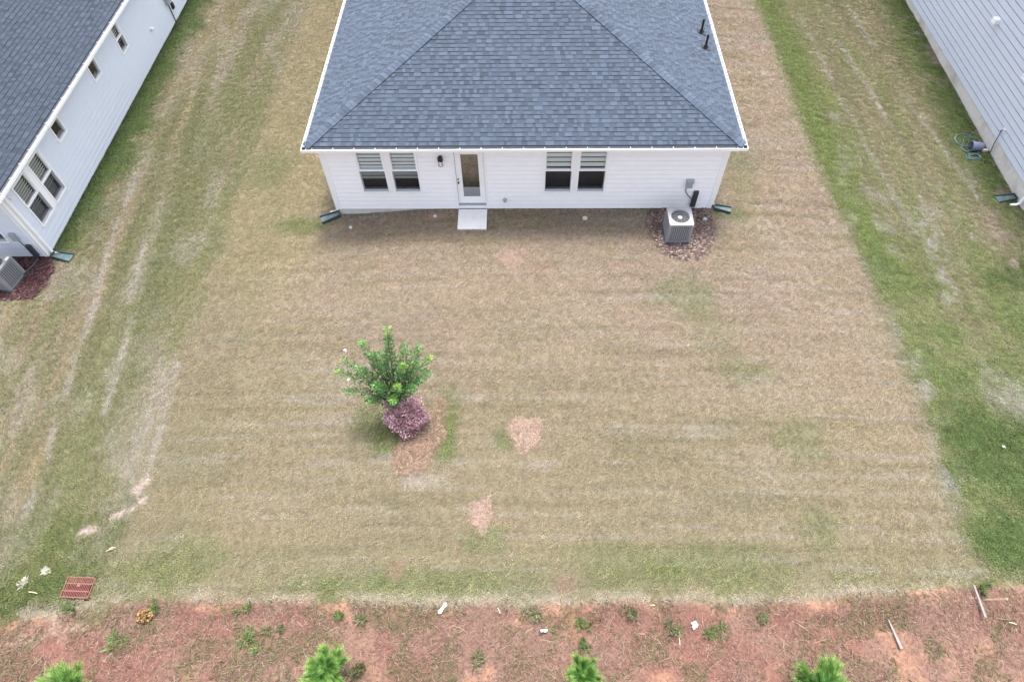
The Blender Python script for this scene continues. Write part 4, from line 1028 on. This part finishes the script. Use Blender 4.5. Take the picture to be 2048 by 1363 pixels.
def crape_myrtle():
    bx, by = -3.28, -7.45; bz = GZ(bx, by)-.03
    t = thing('crape_myrtle', 'young green leafy tree with star shaped spreading branches behind the purple bush', 'tree', (bx, by, bz))
    o = Vector((bx, by, bz))
    arms = [((-3.16, -6.87, 2.95), 1), ((-3.84, -6.98, 2.55), 1), ((-2.45, -7.09, 2.5), 1.3), ((-4.50, -7.51, 2.1), .9), ((-2.22, -7.14, 2.1), .9), ((-2.2, -7.56, 2.1), 1), ((-4.30, -7.86, 1.7), .8), ((-2.62, -7.74, 1.7), .9),
            ((-3.80, -7.93, 1.4), 1), ((-3.15, -7.98, 1.45), 1.2), ((-3.95, -7.42, 2.05), 1.2), ((-2.8, -7.0, 2.4), 1.1), ((-3.35, -7.25, 2.5), 1.0), ((-3.55, -7.75, 1.8), 1.3), ((-2.85, -7.4, 2.15), 1.1), ((-3.6, -7.2, 2.35), 1.1), ((-2.5, -7.35, 2.2), .9), ((-3.0, -7.75, 1.75), 1.1), ((-4.35, -7.25, 2.2), .8), ((-3.15, -6.98, 2.75), .9)]
    mb = MB(); mb.tube([(0, 0, 0), (.01, .01, .25), (.0, .02, .5)], [.045, .036, .03], 8); trunk = mb.build('trunk', M['bark'], t, smooth=True)
    PP, DD, CC = [], [], []
    base_c = np.array([(.095, .21, .065), (.08, .18, .06), (.115, .24, .07), (.07, .155, .055)])*.98
    tip_c = np.array([(.15, .28, .06), (.19, .31, .065), (.12, .24, .055)])
    for (tip, wgt) in arms:
        T = Vector(tip)-o; a = Vector((random.uniform(-.02, .02), random.uniform(-.02, .02), random.uniform(.3, .5)))
        mid = a.lerp(T, .5); mid.x *= .72; mid.y *= .72; mid.z += .05*T.length
        pts = []
        for k in range(9):
            f = k/8; pts.append(a*(1-f)**2+mid*2*f*(1-f)+T*f*f)
        mb = MB(); mb.tube(pts, [.017*(1-.8*k/8) for k in range(9)], 6); mb.build('limb', M['bark'], t, smooth=True)
        n = int(460*wgt)
        bright = random.random() < .2
        for j in range(n):
            f = .30+.70*random.random()**.8
            q = (f-0)*8; i = min(int(q), 7); p = pts[i].lerp(pts[i+1], q-i); d = (pts[i+1]-pts[i]).normalized()
            rad = .19*wgt**.5*(1-.50*max(0, (f-.45)/.55))*math.sqrt(random.random())
            an = Vector((random.gauss(0, 1), random.gauss(0, 1), random.gauss(0, 1))); an = (an-d*an.dot(d)).normalized()
            PP.append(p+an*rad+Vector((0, 0, -.02))); DD.append(an+d*.7+Vector((0, 0, random.uniform(-.3, .3))))
            tipk = f > .90 and (bright or random.random() < .15)
            c = random.choice(tip_c if tipk else base_c)*random.uniform(.75, 1.3); CC.append(c*(.8+.45*f))
    v, f, c = leaf_quads(np.array(PP), np.array(DD), .058, np.array(CC), .55)
    fast_mesh('crown', v, f, M['leaf'], c, t)
    # small white flower heads on the left side
    for p in [(-4.28, -7.05, 2.2), (-4.18, -7.65, 1.85)]:
        q = np.array(p)-np.array(o); n = 26
        P = q+rng.normal(0, .02, (n, 3)); v, f, c = leaf_quads(P, rng.normal(0, 1, (n, 3)), .03, np.full((n, 3), .82), .8)
        fast_mesh('blossom', v, f, M['leaf'], c, t)
crape_myrtle()

def purple_bush():
    bx, by = -3.03, -7.78; bz = GZ(bx, by)
    t = thing('purple_bush', 'rounded purple leaved bush in front of the green tree', 'bush', (bx, by, bz))
    n = 5200; u = rng.normal(0, 1, (n, 3)); u /= np.linalg.norm(u, axis=1)[:, None]; u[:, 2] = np.abs(u[:, 2])*1.0
    r = .62+.42*rng.random(n)**.7; lump = 1+.16*np.sin(u[:, 0]*7+1)*np.sin(u[:, 1]*6+2)+.10*np.sin(u[:, 2]*9+u[:, 0]*5)
    P = u*np.array([.54, .50, .80])*(r*lump)[:, None]; P[:, 2] += .08
    k = ~((P[:, 0] < -.02) & (P[:, 1] > .22) & (P[:, 0] > -.34) & (P[:, 2] > .3)); P = P[k]; u = u[k]
    sp = np.stack([rng.normal(-.42, .07, 260), rng.normal(.12, .09, 260), .5+.5*rng.random(260)], 1); P = np.concatenate([P, sp]); u = np.concatenate([u, rng.normal(0, .5, (260, 3))+np.array([0, 0, 1])])
    pal = np.array([(.20, .075, .11), (.26, .11, .15), (.32, .15, .19), (.37, .21, .25), (.42, .27, .30), (.15, .06, .085), (.34, .17, .21)])
    c = pal[rng.integers(0, len(pal), len(P))]*np.array([1.6, 1.95, 1.75])*(.75+.55*rng.random((len(P), 1)))
    v, f, c = leaf_quads(P, u+rng.normal(0, .6, u.shape), .055, c, .5)
    fast_mesh('foliage', v, f, M['leaf'], c, t)
    mb = MB()
    for k in range(14):
        a = k*6.283/14+random.random(); rr = random.uniform(.15, .45); mb.tube([(0, 0, 0), (rr*.4*math.cos(a), rr*.4*math.sin(a), .35), (rr*math.cos(a), rr*math.sin(a), random.uniform(.5, .8))], [.012, .009, .004], 5)
    mb.build('stems', M['bark'], t, smooth=True)
purple_bush()

def pine_sapling(bx, by, R, hgt, label, nsh, seed):
    rg = random.Random(seed); bz = GZ(bx, by)
    t = thing('pine_sapling', label, 'pine sapling', (bx, by, bz), 0, 'young pines along the bottom of the clay bank')
    mb = MB(); mb.tube([(0, 0, -.03), (.01, 0, hgt*.5), (0, .01, hgt)], [.02, .015, .006], 7); mb.build('trunk', M['bark'], t, smooth=True)
    V, C = [], []; mb = MB()
    sh = [((0, 0, hgt*.72), (0, 0, hgt+.12))]
    for k in range(nsh):
        a = k*2.4+rg.random()*.5; f = rg.uniform(.25, .95); z0 = hgt*(.25+.65*f); rr = R*(1.05-.65*f)*rg.uniform(.75, 1.1)
        e = (rr*math.cos(a), rr*math.sin(a), z0+.12+rr*rg.uniform(.3, .75)); sh.append(((rr*.22*math.cos(a), rr*.22*math.sin(a), z0+.03), e)); mb.tube([(0, 0, z0-.06), sh[-1][0], e], [.009, .007, .004], 5)
    mb.build('branches', M['bark'], t, smooth=True)
    for a, e in sh:
        a = Vector(a); e = Vector(e); d = (e-a).normalized(); nn = 640
        for j in range(nn):
            f = rg.random(); p = a.lerp(e, f); r = Vector((rg.gauss(0, 1), rg.gauss(0, 1), rg.gauss(0, 1))); r = (r-d*r.dot(d)).normalized()
            dr = (r*rg.uniform(.5, 1)+d*(.6+.8*f)).normalized(); ln = rg.uniform(.10, .20)*(R/.5)**.4
            s = dr.cross(Vector((rg.random(), rg.random(), rg.random()))).normalized()*.0027
            V += [p-s, p+s, p+dr*ln+s*.4, p+dr*ln-s*.4]
            g = rg.uniform(.7, 1.35); C.append((.16*g*(.8+.5*f), .345*g, .085*g))
    V = np.array(V); fast_mesh('needles', V, np.arange(len(V)).reshape(-1, 4), M['leaf'], np.array(C), t)
NAD = (.025, -15.65)
def root_of(x, y, h): k = (15.33-h)/15.33; return NAD[0]+(x-NAD[0])*k, NAD[1]+(y-NAD[1])*k
for (x, y, R, hg, lab, ns, sd) in [(-9.78, -14.22, .72, .8, 'bright green pine sapling below the rusty drain grate', 34, 1), (-4.17, -13.70, .50, .8, 'compact bright green pine sapling between the drain grate and the white scrap', 28, 2),
                               (1.28, -13.74, .38, .65, 'smallest pine sapling, below the crushed can', 20, 3), (6.2, -13.98, .68, .8, 'broad bright green pine sapling nearest the weathered planks', 34, 4)]:
    px, py = root_of(x, y, hg*.6); pine_sapling(px, py, R, hg, lab, ns, sd)

def weed(x, y, r, h, label, seed, cols, n=160):
    rg = np.random.default_rng(seed); a = rg.random(n)*6.283; z = GZ(x, y)
    r0 = r*.45*np.sqrt(rg.random(n)); P0 = np.stack([r0*np.cos(a), r0*np.sin(a), np.zeros(n)], 1)
    b = a+rg.normal(0, .9, n); ln = r*(.35+.55*rg.random(n)); up = h*(.4+.8*rg.random(n)); lob = rg.normal(0, r*.42, (4, 2)); li = rg.integers(0, 4, n); P0[:, 0] = P0[:, 0]*.6+lob[li, 0]*1.1; P0[:, 1] = P0[:, 1]*.6+lob[li, 1]*.8
    D = np.stack([np.cos(b)*ln*.6, np.sin(b)*ln*.6, up], 1); P1 = P0+D*.6; P2 = P0+D*np.array([1.3, 1.3, .9])
    S = np.stack([-np.sin(b), np.cos(b), np.zeros(n)], 1)*(.004+.007*rg.random((n, 1)))
    v = np.stack([P0-S*.6, P0+S*.6, P1+S, P1-S, P2+S*.2, P2-S*.2], 1).reshape(-1, 3); k = np.arange(n)[:, None]*6
    f = np.concatenate([k+np.array([[0, 1, 2, 3]]), k+np.array([[3, 2, 4, 5]])]); c = np.array(cols)[rg.integers(0, len(cols), n)]*(.7+.6*rg.random((n, 1)))
    o = fast_mesh('weed', v, f, M['leaf'], np.concatenate([c, c])); o.location = (x, y, z); o['label'] = label; o['category'] = 'weed'; o['group'] = 'green weeds on the clay bank'
    return o
WG = [(.085, .14, .035), (.115, .175, .045), (.07, .11, .035), (.14, .17, .07)]; WO = [(.11, .13, .05), (.15, .15, .075), (.085, .10, .04), (.19, .175, .11)]
for k, (x, y, r, h, lab, cs) in enumerate([
    (-6.05, -13.1, .30, .16, 'grassy green weed clump left of the second pine sapling', WG), (-5.6, -12.85, .2, .14, 'pale leaning grass tuft above the grassy clump left of the second pine', WO),
    (-3.62, -12.62, .22, .14, 'olive weed on the bank above the second pine sapling', WO), (-6.25, -12.4, .18, .12, 'small green weed on the pale edge above the second pine', WG),
    (-4.1, -12.55, .16, .12, 'small weed beside the pale edge, left of the olive weed', WG), (.30, -12.55, .25, .16, 'leafy weed directly above the crushed can', WO),
    (1.33, -12.75, .22, .18, 'leafy green weed between the crushed can and the smallest pine', WG), (1.33, -13.15, .18, .16, 'green weed touching the top of the smallest pine', WG),
    (2.4, -12.45, .24, .2, 'long bladed grass clump above and right of the smallest pine', WO), (3.3, -12.8, .26, .2, 'grey green weed clump beside the crumpled paper', WO),
    (4.15, -12.85, .24, .16, 'bright green upright weed right of the crumpled paper', WG), (10.43, -11.85, .22, .2, 'yellow green grass tuft at the head of the upright stake', WG),
    (-9.15, -13.05, .28, .14, 'green weed patch between the drain grate and the leftmost pine', WG), (-8.45, -12.36, .17, .12, 'green weed at the back of the brown dead clump', WG), (-10.45, -12.42, .16, .12, 'green weed at the front of the rusty drain grate', WG),
    (-3.5, -13.6, .22, .3, 'dark weed standing against the right side of the second pine', [(.12, .14, .06), (.16, .16, .07)]), (5.3, -12.6, .2, .12, 'low pale green weed above the broad pine sapling', WO), (-1.0, -13.4, .22, .13, 'flat olive weed below the white scrap', WO)]):
    weed(x, y, r*.85, h, lab, 100+k, cs, 120)

# ------------------------------------------------------------------ drain grate
def drain_grate():
    cx, cy = DRX, DRY; z = GZ(cx, cy)-.005
    t = thing('drain_grate', 'rusty red iron drain grate set in the grass', 'drain grate', (cx, cy, z), math.radians(-2))
    W, D = .315, .215
    mb = MB()
    for q in ((-W-.06, -W-.03, -D-.06, D+.06), (W+.03, W+.06, -D-.06, D+.06), (-W-.03, W+.03, -D-.06, -D-.03), (-W-.03, W+.03, D+.03, D+.06)): mb.box(*q, -.5, -.0)
    mb.box(-W-.06, W+.06, -D-.06, D+.06, -.53, -.5); mb.build('pit', M['pit'], t)
    mb = MB(); 
    mb.box(-W-.02, -W, -D-.02, D+.02, -.1, .05); mb.box(W, W+.02, -D-.02, D+.02, -.1, .05); mb.box(-W, W, -D-.02, -D, -.1, .05); mb.box(-W, W, D, D+.02, -.1, .05)
    mb.build('frame', M['rust'], t, bevel=.004)
    bm_ = MB(); bm_.box(-.0068, .0068, -D, D, .037, .047); bme = bm_.mesh('bar', M['rust']); n = 15
    for k in range(n): piece('bar', bme, t, Matrix.Translation((-W+.044+(2*W-.088)*k/(n-1), 0, 0)))
    for yy in (-.085, .085):
        mb = MB(); mb.box(-W, W, yy-.010, yy+.010, .037, .0495); mb.build('cross_bar', M['rust'], t)
    mb = MB(); mb.box(-.04, .05, .02, .07, .037, .052); mb.build('centre_plate', M['rust'], t)
drain_grate()

# ------------------------------------------------------------------ splash blocks
def splash(x, y, ang, label, W=.13, L=.62, mat='splash'):
    z = GZ(x, y)+.05
    t = thing('splash_block', label, 'splash block', (x, y, z), ang, 'plastic splash blocks under the downspouts')
    mb = MB(); a, b = W*.75, W*1.1
    mb.hexa([(0, -a, -.04), (L, -b, -.04), (L, b, -.04), (0, a, -.04)], [(0, -a, .035), (L, -b, .005), (L, b, .005), (0, a, .035)]); mb.build('trough', M[mat], t)
    for s in (-1, 1):
        mb = MB()
        pts = [(0, s*a), (L, s*b), (L, s*(b+.022)), (0, s*(a+.022))]
        if s < 0: pts = pts[::-1]
        zt = lambda p: .095 if p[0] < .1 else .055
        mb.hexa([(*p, -.04) for p in pts], [(*p, zt(p)) for p in pts]); mb.build('side_wall', M['splash_dark'], t)
    mb = MB(); mb.box(-.022, 0, -a-.022, a+.022, -.04, .10); mb.build('back_wall', M['splash_dark'], t)
splash(-6.12, -.03, math.radians(205), 'teal green splash block at the left corner of the white house')
splash(6.24, -.02, math.radians(-14), 'dark green splash block at the right corner of the white house', .105, .52)
splash(-14.9, -1.9, math.radians(-12), 'dark green splash block at the corner of the pale blue house')
splash(16.62, .98, math.radians(188), 'dark green splash block beside the footing of the grey house')

# ------------------------------------------------------------------ bucket, hose and brick by the grey house
bz = GZ(16.15, 3.35)
bk = thing('bucket', 'blue grey plastic bucket tipped on its side by the grey house', 'bucket', (16.38, 3.38, bz+.17), math.radians(176))
mb = MB(); n = 24
prof = [(0, .0), (0, .135), (.40, .175), (.40, .185), (.375, .187), (.375, .168), (.02, .126), (.02, 0)]
for k in range(n):
    a, b = 2*math.pi*k/n, 2*math.pi*(k+1)/n
    for (x0, r0), (x1, r1) in zip(prof[:-1], prof[1:]):
        mb.face([(x0, r0*math.cos(a), r0*math.sin(a)), (x1, r1*math.cos(a), r1*math.sin(a)), (x1, r1*math.cos(b), r1*math.sin(b)), (x0, r0*math.cos(b), r0*math.sin(b))])
mb.build('pail', M['bucket'], bk, smooth=True)
mb = MB(); mb.tube([(.38, .185*math.cos(a), .185*math.sin(a)-.0) if False else (.38+.12*math.sin(a), .185*math.cos(a), -.10*math.sin(a)) for a in np.linspace(0, math.pi, 14)], .006, 5); mb.build('handle', M['nickel'], bk)
hz = lambda x, y, d=.012: (x, y, GZ(x, y)+d+.012)
hp = []
for k in range(40):
    a = k/40*6.283*1.0+2.4; hp.append(hz(16.02+.36*math.cos(a), 3.86+.34*math.sin(a), .02+.01*math.sin(k*.7)))
for k in range(30):
    a = k/30*6.283*.9+2.4; hp.append(hz(16.05+(.36+.004*k)*math.cos(a)*1.05, 3.82+(.36-.006*k)*math.sin(a), .035))
hp += [hz(15.72, 3.42, .04), hz(15.74, 3.30, .05), hz(15.9, 3.2, .04)]
for k in range(64):
    a = k/64*6.283*3.2+1.9; rr = .20-.0012*k+.02*math.sin(k*.5); hp.append(hz(16.02+rr*1.25*math.cos(a), 2.98+rr*.9*math.sin(a), .02+.0009*k))
hp += [hz(16.2, 3.12, .05), hz(16.4, 3.62, .03), hz(16.55, 3.72, .03), hz(16.64, 3.45, .03), hz(16.66, 3.2, .04)]
hp += [(16.62, 3.16, GZ(16.6, 3.2)+.12), (16.60, 3.24, -.1), (16.60, 3.28, .15), (16.60, 3.30, .31), (16.61, 3.30, .36)]
cd = bpy.data.curves.new('garden_hose', 'CURVE'); cd.dimensions = '3D'; sp = cd.splines.new('POLY'); sp.points.add(len(hp)-1)
for pt, p in zip(sp.points, hp): pt.co = (*p, 1)
cd.bevel_depth = .016; cd.bevel_resolution = 2; cd.materials.append(M['hose'])
ho = bpy.data.objects.new('garden_hose', cd); COL.objects.link(ho)
dg = bpy.context.evaluated_depsgraph_get(); hm = bpy.data.meshes.new_from_object(ho.evaluated_get(dg)); bpy.data.objects.remove(ho)
ho = bpy.data.objects.new('garden_hose', hm); COL.objects.link(ho); ho['label'] = 'coiled teal garden hose round the tipped bucket, running to the wall tap'; ho['category'] = 'hose'
mb = MB(); mb.box(-.10, .10, -.05, .05, -.02, .06)
o = mb.build('brick', M['brick'], bevel=.006); o.location = (16.53, 3.33, GZ(16.53, 3.33)+.02); o.rotation_euler = (0, 0, .1); o['label'] = 'pale brick lying between the bucket and the grey house'; o['category'] = 'brick'

# ------------------------------------------------------------------ litter, lids, planks
def single(mb, name, mat, loc, label, cat, rz=0, tilt=(0, 0), smooth=False, bevel=0, group=None):
    o = mb.build(name, mat, smooth=smooth, bevel=bevel); o.location = loc; o.rotation_euler = (tilt[0], tilt[1], rz); o['label'] = label; o['category'] = cat
    if group: o['group'] = group
    return o
mb = MB(); mb.tube([(-.13, 0, .0), (-.10, 0, .004), (-.06, 0, .004), (.02, 0, .004), (.07, 0, .004), (.11, 0, .004), (.135, 0, 0)], [.012, .045, .038, .024, .036, .04, .015], 8)
for i, p in enumerate(mb.v): mb.v[i] = (p[0], p[1], p[2]*.3)
single(mb, 'plastic_scrap', M['white_plastic'], (-1.78, -12.42, GZ(-1.78, -12.42)+.05), 'long white plastic scrap, waisted like a bone, on the clay bank', 'litter', math.radians(55), smooth=True)
mb = MB(); mb.tube([(-.075, 0, .01), (-.06, .004, .012), (-.02, .01, .008), (.02, -.008, .012), (.055, .004, .01), (.075, 0, .012)], [.026, .034, .028, .035, .034, .027], 10)
single(mb, 'crushed_can', M['can'], (.48, -12.86, GZ(.48, -12.86)+.06), 'crushed pale blue can above the smallest pine', 'litter', .15, smooth=True)
mb = MB(); rg = random.Random(4)
gr = [[(-.075+.037*i+rg.uniform(-.01, .01), -.068+.034*j+rg.uniform(-.01, .01), rg.uniform(0, .05)) for i in range(5)] for j in range(5)]
for j in range(4):
    for i in range(4):
        if (i, j) not in ((0, 3), (3, 0), (0, 2)): mb.face([gr[j][i], gr[j][i+1], gr[j+1][i+1], gr[j+1][i]])
single(mb, 'crumpled_paper', M['paper'], (3.78, -12.71, GZ(3.78, -12.71)+.06), 'crumpled sheet of white paper on the bank', 'litter', .4)
mb = MB(); mb.hexa([(-.30, -.012, 0), (.30, -.035, 0), (.30, .035, 0), (-.30, .012, 0)], [(-.30, -.012, .02), (.30, -.035, .025), (.30, .035, .025), (-.30, .012, .02)])
single(mb, 'plank', M['old_wood'], (8.1, -12.85, GZ(8.1, -12.85)+.06), 'grey weathered plank lying alone above the broad pine', 'plank', math.radians(-80), group='weathered planks on the bank')
mb = MB(); mb.hexa([(-.34, -.018, 0), (.34, -.028, 0), (.34, .028, 0), (-.34, .018, 0)], [(-.34, -.018, .025), (.34, -.028, .025), (.34, .028, .025), (-.34, .018, .025)])
single(mb, 'plank', M['old_wood'], (10.18, -12.15, GZ(10.18, -12.15)+.1), 'grey plank propped on the yellow green tuft at the lawn corner', 'plank', math.radians(-86), (0, .12), group='weathered planks on the bank')
mb = MB(); mb.box(-.012, .012, -.014, .014, -.1, .62)
single(mb, 'stake', M['pale_wood'], (10.35, -12.1, GZ(10.35, -12.1)), 'thin upright wooden stake beside the propped plank', 'stake', .3, (.25, .15))
for k, (x, y, a, l_, lab) in enumerate([(-9.92, -11.10, .35, .17, 'lower of two pale wood splinters in the grass above the drain grate'), (-9.86, -11.05, .12, .15, 'upper of two pale wood splinters in the grass above the drain grate'), (-11.33, -12.1, -.15, .22, 'pale stick in the dark grass left of the drain grate'),
                                  (-.52, -12.46, -1.1, .13, 'short white twig right of the white plastic scrap'), (2.9, -12.33, .1, .1, 'tiny pale splinter on the bank edge above the paper'), (3.42, -12.98, 1.5, .28, 'thin pale stick below the crumpled paper'), (10.85, -12.58, -.3, .16, 'white stick at the far right end of the bank')]):
    mb = MB(); mb.tube([(-l_/2, 0, 0), (0, .008, .006), (l_/2, 0, 0)], [.008, .012, .006], 6)
    single(mb, 'stick', M['pale_wood'], (x, y, GZ(x, y)+.055), lab, 'stick', a, group='loose sticks')
for k, (x, y, r, mt, lab) in enumerate([(-2.88, -.33, .065, 'lid', 'small round lid in the bare clay spot left of the landing slab'), (2.0, -.46, .085, 'lid', 'pale round lid in the grass under the right pair of windows'), (-5.65, -.62, .06, 'lid', 'greenish lid in the grass below the left pair of windows')]):
    mb = MB(); mb.tube([(0, 0, -.05), (0, 0, .012), (0, 0, .02)], [r, r, r*.85], 16)
    single(mb, 'access_lid', M[mt], (x, y, GZ(x, y)+.035), lab, 'lid', smooth=True, group='small access lids near the white house')
mb = MB(); mb.hexa([(-.08, -.06, -.02), (.09, -.07, -.02), (.08, .06, -.02), (-.06, .07, -.02)], [(-.05, -.04, .06), (.06, -.05, .07), (.05, .04, .06), (-.04, .05, .055)])
single(mb, 'stone', M['stone'], (5.83, -.55, GZ(5.83, -.55)+.05), 'pale blue grey stone in the mulch right of the air conditioner', 'stone', bevel=.02)
mb = MB(); rg = random.Random(9)
for k in range(5):
    a = k*1.26; mb.face([(0, 0, .03), (.03*math.cos(a), .03*math.sin(a), .02), (.055*math.cos(a+.3), .055*math.sin(a+.3), .05), (.03*math.cos(a+.6), .03*math.sin(a+.6), .03)])
single(mb, 'paper_scrap', M['paper'], (12.37, -8.31, GZ(12.37, -8.31)+.05), 'torn white scrap in the dark green grass at far right', 'litter')
# brown dead clump
cl = thing('dead_clump', 'mound of brown curled dead leaves at the left end of the bank', 'dead plant', (-8.62, -12.55, GZ(-8.62, -12.55)))
n = 420; u = rng.normal(0, 1, (n, 3)); u /= np.linalg.norm(u, axis=1)[:, None]; u[:, 2] = np.abs(u[:, 2]); P = u*np.array([.21, .17, .17])*(.75+.3*rng.random((n, 1)))
pal = np.array([(.36, .22, .09), (.28, .16, .07), (.42, .28, .12), (.20, .11, .05)])
v, f, c = leaf_quads(P, rng.normal(0, 1, (n, 3)), .055, pal[rng.integers(0, 4, n)]*(.7+.6*rng.random((n, 1))), .7)
fast_mesh('dead_leaves', v, f, M['leaf'], c, cl)
mb = MB()
for k in range(8):
    a = k*.785; mb.tube([(0, 0, 0), (.1*math.cos(a), .1*math.sin(a), .09)], [.008, .004], 5)
mb.build('stem_base', M['bark'], cl)
# white feathery dry heads left of the drain
for k, (x, y, lab) in enumerate([(-11.72, -11.9, 'feathery white dry grass tuft at the left frame edge'), (-11.25, -11.6, 'feathery white dry grass tuft above left of the drain grate')]):
    o = weed(x, y, .13, .07, lab, 300 + k, [(.42, .40, .34), (.5, .47, .42), (.36, .33, .25)], 110); o.name = 'dry_tuft'; o['category'] = 'grass tuft'; o['group'] = 'white dry tufts near the drain'
